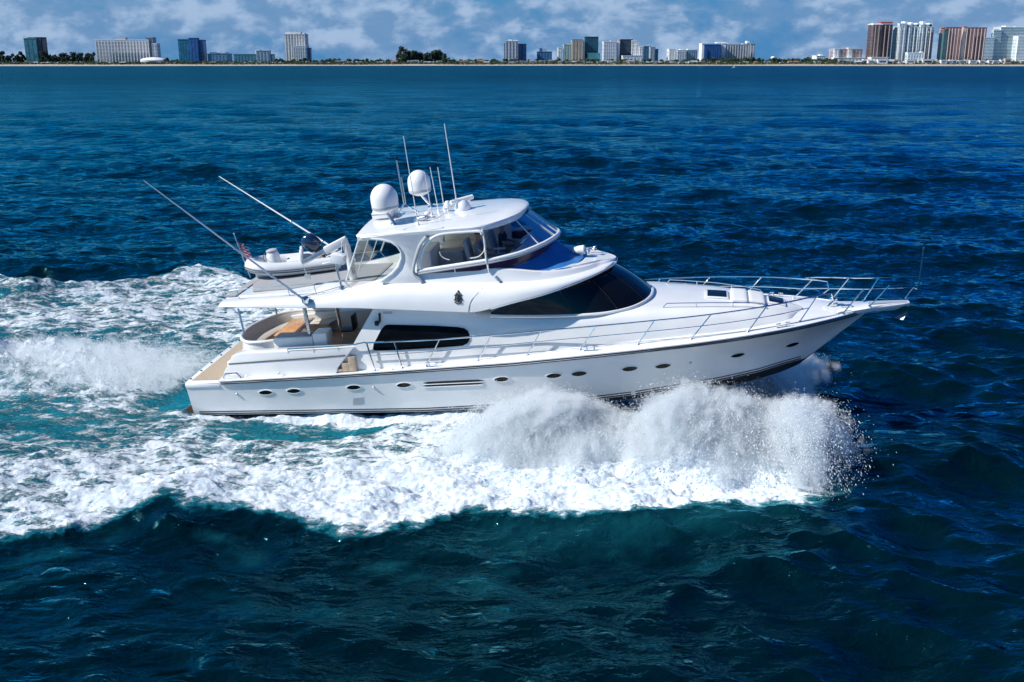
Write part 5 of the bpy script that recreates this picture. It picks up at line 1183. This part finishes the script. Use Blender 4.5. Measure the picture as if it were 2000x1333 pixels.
building('condo_tower', 'pinkish red twin slab with a dark side wall and white verticals', 'tower', 1848, 1886, 55, 2530, (.50, .30, .26), (.10, .07, .08), 7, roofs=[(1846, 1884, 53, (.38, .10, .08))], blocks=[(1884, 1928, 55, (.46, .27, .24), (.10, .07, .08), 8, 3), (1882, 1888, 53, (.6, .5, .46), None, 0, 6), (1845, 1853, 58, (.05, .13, .15), None, 0, 4)], fr=.88, strip=.5, trim=(.4, .12, .1), fins=[(x, 56) for x in (1855, 1861, 1867, 1873, 1879, 1890, 1897, 1904, 1911, 1918, 1925)], fin=(.62, .50, .46))
building('condo_tower', 'teal glass block with white balcony bands rising in steps, rightmost on the shore', 'tower', 1955, 2030, 54, 2530, (.60, .66, .67), (.02, .15, .20), 12, roofs=[(1966, 1976, 50.5, WHT), (1985, 2002, 52, WHT)], blocks=[(1941, 1957, 60, (.55, .62, .64), TEA, 3, 4), (1925, 1943, 74, WHT, TEA, 3, 8), (1989, 2012, 72, WHT, (.2, .3, .34), 4, 25)], strip=.85, fr=.55)
building('beach_club', 'white low club house in front of the white and teal tower', 'club', 1773, 1805, 104, 2505, WHT, TEA, 6, 16, roofs=[(1799, 1804, 101, WHT)])
# dome pavilion, water tower
pv = empty('pavilion', (*far(300, 119, 2540)[:2], 4.0)); tag(pv, 'white shallow domed pavilion in front of the long white hotel', 'pavilion')
b = MB(); b.lathe([(30, 0), (30, 7), (31, 8), (26, 11.5), (15, 14), (0, 15)], (0, 0, 0), (0, 0, 1), 28); b.build('dome_roof', cmat(WHT), pv, 30)
b = MB(); b.lathe([(30.4, 1), (30.4, 5.5)], (0, 0, 0), (0, 0, 1), 28); b.build('window_ring', cmat(WHT, DRK, 3.3, .7), pv, 30)
WTS = .62
wt = empty('water_tower', (*far(1510, 113, 2750)[:2], 4.0)); tag(wt, 'white mushroom shaped water tower standing among low trees', 'water tower')
b = MB(); b.lathe([(3, 0), (2, 4), (2, 16), (9, 20), (10, 24), (7, 28), (1, 29)], (0, 0, 0), (0, 0, 1), 20); b.build('tank', cmat(WHT), wt, 40)

wt.scale = (WTS, WTS, WTS)
# trees: each a trunk and a crown of leaf clumps; low houses; scrub
M['leafdark'] = mat('pine_foliage', (0.030, 0.055, 0.038), .85, noise=.5, nscale=.35)
M['leaf'] = mat('palm_foliage', (0.045, 0.075, 0.035), .85, noise=.5, nscale=.35)
M['bark'] = mat('bark', (0.10, 0.08, 0.06), .9, noise=.2)
def crown_mesh(name, w, h, n, seed, m, z0):
    r = np.random.default_rng(seed); b_ = MB()
    lob = [(r.normal(0, w * .24), r.normal(0, w * .24), z0 + h * r.uniform(.12, .88), w * r.uniform(.16, .30)) for _ in range(9)]
    for i in range(n):
        lx, ly, lz, lr = lob[r.integers(len(lob))]; v = r.normal(size=3); v /= np.linalg.norm(v); p = np.array([lx, ly, lz]) + v * lr * r.uniform(.6, 1.1) * np.array([1, 1, 1.25])
        s_ = w * r.uniform(.07, .14); t = r.normal(size=3); t /= np.linalg.norm(t); u = np.cross(t, v + .01); u /= np.linalg.norm(u)
        b_.add([p - t * s_, p + u * s_ * .7, p + t * s_, p - u * s_ * .7], [(0, 1, 2, 3)])
    o = b_.build(name, m, None, 0, fixn=False); return o
protos = []
for k, (w, h, z0, m) in enumerate([(13, 15, 4, 'leafdark'), (11, 18, 5, 'leafdark'), (9, 7, 5, 'leaf'), (10, 9, 3, 'leaf')]):
    root = empty('pine_tree' if k < 2 else 'shore_tree'); c = crown_mesh('crown', w, h, 620, 50 + k, M[m], z0); c.parent = root
    t = MB(); t.tube([(0, 0, 0), (.3, .1, z0 * .6), (0, 0, z0 + h * .55)], [.5, .4, .15], 6); tr_ = t.build('trunk', M['bark'], root, 40); protos.append((root, c, tr_))
used = set(); rt = np.random.default_rng(77)
def plant(k, px, D, sc, label, group):
    root, c, t = protos[k]
    if k not in used: used.add(k); r = root
    else:
        r = root.copy(); COL.objects.link(r)
        for ch in (c, t): q = ch.copy(); COL.objects.link(q); q.parent = r
    r.location = (far(px, 120, D)[0], D, 3.6); r.scale = (sc * 1.25 * rt.uniform(.9, 1.15), sc * 1.2, sc * rt.uniform(.9, 1.25)); r.rotation_euler = (0, 0, rt.uniform(0, 6.28)); tag(r, label, 'tree', group)
for px in list(np.linspace(-6, 44, 11)) + list(np.linspace(84, 182, 24)): plant(rt.integers(0, 2), px + rt.uniform(-2, 2), 2560 + rt.uniform(-10, 30), rt.uniform(.85, 1.2) * (1.0 if px < 44 else .92), 'dark pine in the dense belt on either side of the leftmost teal tower', 'pines at the left end of the shore')
for px in np.linspace(783, 868, 30): plant(rt.integers(0, 2), px + rt.uniform(-2, 2), 2560 + rt.uniform(-10, 30), rt.uniform(1.0, 1.35) * (1.12 if px < 815 else .95), 'tall dark pine in the rounded grove at the middle of the shore', 'pines of the central grove')
for px in list(np.linspace(305, 345, 9)) + list(np.linspace(540, 780, 42)): plant(rt.integers(2, 4), px + rt.uniform(-3, 3), 2550 + rt.uniform(-20, 30), rt.uniform(.55, .95), 'low green tree on the shore between the blue tower and the central pine grove', 'low trees left of the central grove')
for px in np.linspace(872, 1370, 70): plant(rt.integers(2, 4), px + rt.uniform(-3, 3), 2535 + rt.uniform(-15, 20), rt.uniform(.5, .9), 'low green tree at the feet of the central cluster of towers', 'low trees in front of the central towers')
for px in np.linspace(1375, 1640, 58): plant(rt.integers(2, 4), px + rt.uniform(-3, 3), 2540 + rt.uniform(-15, 40), rt.uniform(.7, 1.05), 'low green tree in the long park strip right of the grey hotel', 'low trees of the park strip')
for px in np.linspace(1690, 2010, 24): plant(rt.integers(2, 4), px + rt.uniform(-4, 4), 2515 + rt.uniform(-10, 12), rt.uniform(.5, .8), 'low green tree in front of the tall towers at the right', 'low trees in front of the right towers')
def scrub():
    r = np.random.default_rng(9); n = 34000; b_v = np.zeros((n, 4, 3)); X = r.uniform(-1500, 1500, n); Yy = r.uniform(2482, 2532, n)
    hgt = np.clip(6.0 + 2.6 * pnoise(X * .02, X * 0 + 3.3, 5) * 2 + r.uniform(-1.5, 1.5, n), .8, 8); Z = np.interp(Yy, [2480, 2500], [1.8, 3.6]) + r.uniform(0, 1, n) * hgt * np.interp(Yy, [2482, 2503], [.2, 1])
    p = np.stack([X, Yy, Z], 1); t = r.normal(size=(n, 3)); t /= np.linalg.norm(t, axis=1)[:, None]; u = np.cross(t, r.normal(size=(n, 3))); u /= np.linalg.norm(u, axis=1)[:, None]; s_ = r.uniform(.7, 1.8, (n, 1))
    V = np.stack([p - t * s_, p + u * s_, p + t * s_, p - u * s_], 1).reshape(-1, 3)
    me = bpy.data.meshes.new('coastal_scrub'); me.from_pydata(V.tolist(), [], [(4 * i, 4 * i + 1, 4 * i + 2, 4 * i + 3) for i in range(n)]); me.materials.append(M['leaf'])
    o = bpy.data.objects.new('coastal_scrub', me); COL.objects.link(o); tag(o, 'green scrub along the top of the beach', 'scrub', None, 'stuff')
scrub()
def house(label, group, wall, roof, w, d, h, gable):
    root = empty('beach_house'); tag(root, label, 'house', group)
    fbox(-w / 2, w / 2, -d / 2, d / 2, 0, h).build('wall', cmat(wall), root, 0)
    b_ = MB()
    if gable: b_.add([(-w / 2 - .5, -d / 2 - .5, h), (w / 2 + .5, -d / 2 - .5, h), (w / 2 + .5, d / 2 + .5, h), (-w / 2 - .5, d / 2 + .5, h), (-w / 2 - .5, 0, h + d * .35), (w / 2 + .5, 0, h + d * .35)], [(0, 1, 5, 4), (2, 3, 4, 5), (0, 4, 3), (1, 2, 5), (3, 2, 1, 0)])
    else: b_.box((0, 0, h + .4), (w + .8, d + .8, .8))
    b_.build('roof', cmat(roof), root, 0)
    fbox(-w * .35, w * .35, -d / 2 - .12, -d / 2 + .05, h * .35, h * .75).build('window_row', cmat(wall, DRK, h, .9), root, 0)
    return root
kinds = [('small white flat roofed building on the beach front', 'white buildings on the beach front', WHT, WHT, 12, 9, 7, False), ('small cream house with a terracotta roof on the beach front', 'cream houses on the beach front', CRM, (.32, .13, .08), 11, 9, 6, True),
         ('low grey roofed beach pavilion on the beach front', 'grey roofed pavilions on the beach front', (.5, .52, .55), GRY, 14, 8, 4.5, True), ('small tan two storey building on the beach front', 'tan buildings on the beach front', TAN, CRM, 10, 8, 8, False)]
hp_ = [house(*k) for k in kinds]; hu = set()
def put(k, px, D, sc):
    r = hp_[k]
    if k in hu:
        s_ = r; r = s_.copy(); COL.objects.link(r)
        for ch in list(s_.children): q = ch.copy(); COL.objects.link(q); q.parent = r
    hu.add(k); r.location = (far(px, 121, D)[0], D, 3.4); r.scale = (sc * rt.uniform(.8, 1.5), 1, sc)
for px in (660, 666, 677, 684, 700, 742, 748, 770, 800, 812, 834, 846, 858, 903, 910, 922, 938, 950): put(rt.choice([0, 1, 2, 3]), px, 2515 + rt.uniform(-4, 6), rt.uniform(.7, 1.15))
for px in np.linspace(985, 1375, 46): put(rt.choice([0, 0, 2, 3]), px + rt.uniform(-5, 5), 2508 + rt.uniform(-4, 6), rt.uniform(.6, 1.1))
for px in np.linspace(1380, 1640, 14): put(rt.choice([0, 1, 2]), px + rt.uniform(-8, 8), 2508 + rt.uniform(-3, 6), rt.uniform(.5, .9))
for px in np.linspace(1640, 2005, 44): put(rt.choice([0, 0, 0, 2, 3]), px + rt.uniform(-4, 4), 2498 + rt.uniform(-4, 10), rt.uniform(.7, 1.5))
for px in (8, 30, 60, 70, 84, 95, 110, 150, 175, 310, 328, 338, 400, 440, 452, 490, 505, 536, 548, 600, 612, 625, 640, 135, 160, 196, 215, 240, 262, 415, 480, 520): put(rt.choice([0, 2]), px, 2512 + rt.uniform(-3, 6), rt.uniform(.5, .8))
# a distant white boat
bt = empty('motor_boat', tuple(sea(1434, 133.2))); tag(bt, 'tiny white boat far out near the beach', 'boat')
b = MB(); b.loft([[(-3.2, -1.1, 0), (-3.2, -1.1, .9), (-3.2, 1.1, .9), (-3.2, 1.1, 0)], [(1, -1.1, 0), (1, -1.2, 1.1), (1, 1.2, 1.1), (1, 1.1, 0)], [(3.4, -.05, .3), (3.6, -.05, 1.4), (3.6, .05, 1.4), (3.4, .05, .3)]], True, True); b.build('hull', M['gel'], bt, 30)
b = MB(); b.box((-.3, 0, 2.0), (1.8, 1.6, 1.9), None, .8); b.build('cabin', M['gel'], bt, 30)

# ------------------------------------------------------------------ spray thrown off the bow and stern: ballistic droplets
def spray_material():
    m = bpy.data.materials.new('spray_droplets'); m.use_nodes = True; nt = m.node_tree; nt.nodes.clear()
    o = nt.nodes.new('ShaderNodeOutputMaterial'); mx = nt.nodes.new('ShaderNodeMixShader'); d = nt.nodes.new('ShaderNodeBsdfDiffuse'); t = nt.nodes.new('ShaderNodeBsdfTranslucent')
    g = nt.nodes.new('ShaderNodeNewGeometry'); n = nt.nodes.new('ShaderNodeTexNoise'); n.inputs['Scale'].default_value = 1.5; nt.links.new(g.outputs['Position'], n.inputs['Vector'])
    h = nt.nodes.new('ShaderNodeMix'); h.data_type = 'RGBA'; h.inputs[6].default_value = (.90, .955, .985, 1); h.inputs[7].default_value = (.94, .97, .99, 1); nt.links.new(n.outputs['Fac'], h.inputs[0])
    for s in (d, t): nt.links.new(h.outputs[2], s.inputs[0])
    mx.inputs[0].default_value = .30; nt.links.new(d.outputs[0], mx.inputs[1]); nt.links.new(t.outputs[0], mx.inputs[2]); nt.links.new(mx.outputs[0], o.inputs[0]); return m
M['spray'] = spray_material()
def droplets(name, label, s, d, z, size, vel):
    """one small stretched octahedron per drop; s, d, z in the heading frame"""
    n = len(s); P0 = BG[None, :] + s[:, None] * FH + d[:, None] * PORT0; P0[:, 2] = z
    V = vel[:, 0:1] * FH + vel[:, 1:2] * PORT0 + vel[:, 2:3] * ZZ; V /= np.linalg.norm(V, axis=1)[:, None] + 1e-9
    R = np.random.default_rng(1).normal(size=(n, 3)); A = np.cross(V, R); A /= np.linalg.norm(A, axis=1)[:, None]; B = np.cross(V, A); L = size[:, None]
    st = np.random.default_rng(2).uniform(1.0, 5.0, (n, 1))
    vs = np.stack([P0 + V * L * st, P0 + A * L, P0 + B * L, P0 - A * L, P0 - B * L, P0 - V * L * st], 1).reshape(-1, 3)
    f = np.array([(0, 1, 2), (0, 2, 3), (0, 3, 4), (0, 4, 1), (5, 2, 1), (5, 3, 2), (5, 4, 3), (5, 1, 4)])
    F = (np.arange(n)[:, None, None] * 6 + f[None]).reshape(-1, 3).astype(np.int32)
    me = bpy.data.meshes.new(name); me.vertices.add(len(vs)); me.vertices.foreach_set('co', vs.astype(np.float32).ravel())
    me.loops.add(F.size); me.loops.foreach_set('vertex_index', F.ravel()); me.polygons.add(len(F)); me.polygons.foreach_set('loop_start', (np.arange(len(F)) * 3).astype(np.int32))
    me.polygons.foreach_set('use_smooth', np.ones(len(F), bool)); me.update(calc_edges=True); me.materials.append(M['spray'])
    o = bpy.data.objects.new(name, me); COL.objects.link(o); tag(o, label, 'spray', None, 'stuff'); return o
def throw(n, s_rng, us, vo, vz, spread, side, seed, jets, z0=.1, tmax=1.0):
    """drops leave the chine in bursts (jets) and fly on parabolas; returns drops still above the water"""
    r = np.random.default_rng(seed)
    js = r.uniform(*s_rng, jets); jp = r.uniform(.6, 1.15, jets); ju = r.uniform(*us, jets); jv = r.uniform(*vo, jets); jz = r.uniform(*vz, jets); w = r.uniform(.3, 1.6, jets)
    k = r.choice(jets, n, p=w / w.sum())
    s0 = js[k] + r.normal(0, .28, n); us_ = ju[k] + r.normal(0, spread, n); vo_ = np.abs(jv[k] * jp[k] + r.normal(0, spread, n)); vz_ = jz[k] * jp[k] + r.normal(0, spread * .8, n)
    tt_ = r.beta(1.5, 1.6, n) * tmax; z = z0 + vz_ * tt_ - 4.9 * tt_ ** 2
    hullw = np.interp(s0, [10, 14.5, 17, 18.2, 19, 19.8], [2.45, 2.15, 1.6, 1.1, .7, .3])
    s = s0 - us_ * tt_; d = side * (hullw + vo_ * tt_ + .05)
    s += r.normal(0, .05, n); d += r.normal(0, .05, n)
    hw = np.interp(s, [8, 11, 14.5, 17, 18.2, 19, 19.8, 20.6], [2.7, 2.7, 2.5, 1.9, 1.5, 1.1, .6, 0])     # keep out of the topsides
    ok = (z > -.1) & (np.abs(d) > hw); vel = np.stack([-us_, side * vo_, vz_ - 9.8 * tt_], 1)
    return s[ok], d[ok], z[ok], vel[ok]
def group(name, label, sets, smin, smax, seed):
    s, d, z, v = [np.concatenate(x) for x in zip(*sets)]; r = np.random.default_rng(seed)
    size = smin * (smax / smin) ** (r.random(len(s)) ** 2.4)
    return droplets(name, label, s, d, z, size, v)
FORE = [(16.0, 19.3), (-1.0, 2.4), (1.7, 4.9), (2.2, 5.5)]; FRONT = [(17.6, 19.5), (-3.0, .6), (2.0, 5.0), (1.6, 4.2)]; AFT = [(11.0, 14.6), (.3, 3.2), (1.0, 4.6), (2.1, 4.9)]; LOW = [(11.3, 18.8), (-.4, 3.0), (1.2, 4.8), (1.2, 3.4)]; MID = [(13.6, 17.2), (-.2, 2.5), (1.2, 4.6), (1.7, 3.7)]
group('bow_spray', 'white curtain of spray bursting from the hull side facing the camera', [
    throw(330000, *FORE, .55, -1, 5, 44), throw(170000, *FRONT, .45, -1, 6, 26), throw(260000, *AFT, .55, -1, 7, 34), throw(170000, *LOW, .5, -1, 8, 50), throw(150000, *MID, .6, -1, 11, 40)], .0045, .014, 3)
group('port_spray', 'small white burst of spray showing past the bow', [throw(70000, (17.3, 19.4), (-1.5, 1.8), (2.5, 6.0), (2.6, 5.2), .4, 1, 9, 14)], .005, .014, 4)
def churn(n, seed):
    r = np.random.default_rng(seed); s = -r.gamma(2.2, 2.1, n) - .6; d = r.normal(.1, 1.1, n) * (1 + .03 * -s); z = np.abs(r.normal(0, .28, n)) * np.exp(-((s + 5) / 5) ** 2) + .35 + .55 * np.exp(-((s + 8) / 4.2) ** 2) * np.exp(-(d / 1.5) ** 2)
    return s, d, z, np.stack([-np.ones(n), d * .3, r.normal(.4, .5, n)], 1)
group('stern_spray', 'white droplets leaping from the churned wake behind the transom', [churn(32000, 15)], .005, .013, 6)

def mist(name, label, sets, n, radius, dens, seed):
    """fine mist hanging in the spray: a fog grid grown round a sample of the drops"""
    s, d, z = [np.concatenate(x) for x in zip(*[q[:3] for q in sets])]; r = np.random.default_rng(seed); cell = np.stack([s, d, z], 1) // .45; key = (cell[:, 0] * 73856093 + cell[:, 1] * 19349663 + cell[:, 2] * 83492791).astype(np.int64); _, inv, cnt = np.unique(key, return_inverse=True, return_counts=True)
    dense = np.flatnonzero(cnt[inv] > max(3, len(s) / 6000)); k = r.choice(dense, min(n, len(dense)), replace=False)
    P0 = BG[None, :] + s[k, None] * FH + d[k, None] * PORT0; P0[:, 2] = np.maximum(z[k], .05)
    V = np.concatenate([q[3] for q in sets])[k]; V = V[:, 0:1] * FH + V[:, 1:2] * PORT0 + V[:, 2:3] * ZZ; P0 = np.concatenate([P0 + V * t_ for t_ in (-.035, 0, .035)]); P0[:, 2] = np.maximum(P0[:, 2], .0)
    me = bpy.data.meshes.new(name); me.from_pydata(P0.tolist(), [], []); o = bpy.data.objects.new(name, me); COL.objects.link(o); tag(o, label, 'mist', None, 'stuff')
    m = bpy.data.materials.new('mist'); m.use_nodes = True; nt = m.node_tree; nt.nodes.clear(); out = nt.nodes.new('ShaderNodeOutputMaterial'); v = nt.nodes.new('ShaderNodeVolumePrincipled')
    v.inputs['Color'].default_value = (.974, .990, 1, 1); 
    ge = nt.nodes.new('ShaderNodeNewGeometry'); no = nt.nodes.new('ShaderNodeTexNoise'); no.inputs['Scale'].default_value = 2.6; no.inputs['Detail'].default_value = 5; no.inputs['Roughness'].default_value = .65; no.inputs['Distortion'].default_value = .6
    mp = nt.nodes.new('ShaderNodeMapping'); mp.inputs['Scale'].default_value = (1.3, 1.3, .7); mp.inputs['Rotation'].default_value = (0, .5, 0); nt.links.new(ge.outputs['Position'], mp.inputs[0]); nt.links.new(mp.outputs[0], no.inputs['Vector'])
    ra = nt.nodes.new('ShaderNodeMapRange'); ra.inputs[1].default_value = .40; ra.inputs[2].default_value = .62; ra.inputs[3].default_value = dens * .40; ra.inputs[4].default_value = dens * 2.2; nt.links.new(no.outputs['Fac'], ra.inputs[0]); nt.links.new(ra.outputs[0], v.inputs['Density'])
    v.inputs['Anisotropy'].default_value = .25; nt.links.new(v.outputs[0], out.inputs['Volume']); me.materials.append(m)
    g = bpy.data.node_groups.new('mist_grid', 'GeometryNodeTree'); g.interface.new_socket('Geometry', in_out='INPUT', socket_type='NodeSocketGeometry'); g.interface.new_socket('Geometry', in_out='OUTPUT', socket_type='NodeSocketGeometry')
    i_, o_ = g.nodes.new('NodeGroupInput'), g.nodes.new('NodeGroupOutput'); a, b_, c = g.nodes.new('GeometryNodeMeshToPoints'), g.nodes.new('GeometryNodePointsToVolume'), g.nodes.new('GeometryNodeSetMaterial')
    b_.resolution_mode = 'VOXEL_SIZE'; b_.inputs['Voxel Size'].default_value = .10; b_.inputs['Radius'].default_value = radius; b_.inputs['Density'].default_value = 1.0; c.inputs['Material'].default_value = m
    for x, y in ((i_.outputs[0], a.inputs[0]), (a.outputs[0], b_.inputs[0]), (b_.outputs[0], c.inputs[0]), (c.outputs[0], o_.inputs[0])): g.links.new(x, y)
    md = o.modifiers.new('mist', 'NODES'); md.node_group = g; return o
mist('spray_mist', 'soft white mist hanging in the bow spray', [throw(34000, *FORE, .48, -1, 5, 44), throw(18000, *FRONT, .40, -1, 6, 26), throw(26000, *AFT, .48, -1, 7, 34), throw(30000, *LOW, .5, -1, 8, 50), throw(22000, *MID, .5, -1, 11, 40)], 21000, .108, 5.2, 21)
mist('wake_mist', 'thin white mist over the churned hump behind the stern', [churn(9000, 16)], 2400, .12, 1.3, 22)
mist('far_side_mist', 'thin white mist past the bow on the far side', [throw(9000, (17.3, 19.4), (-1.5, 1.8), (2.5, 6.0), (2.6, 5.2), .35, 1, 9, 14)], 1600, .13, 4.0, 23)
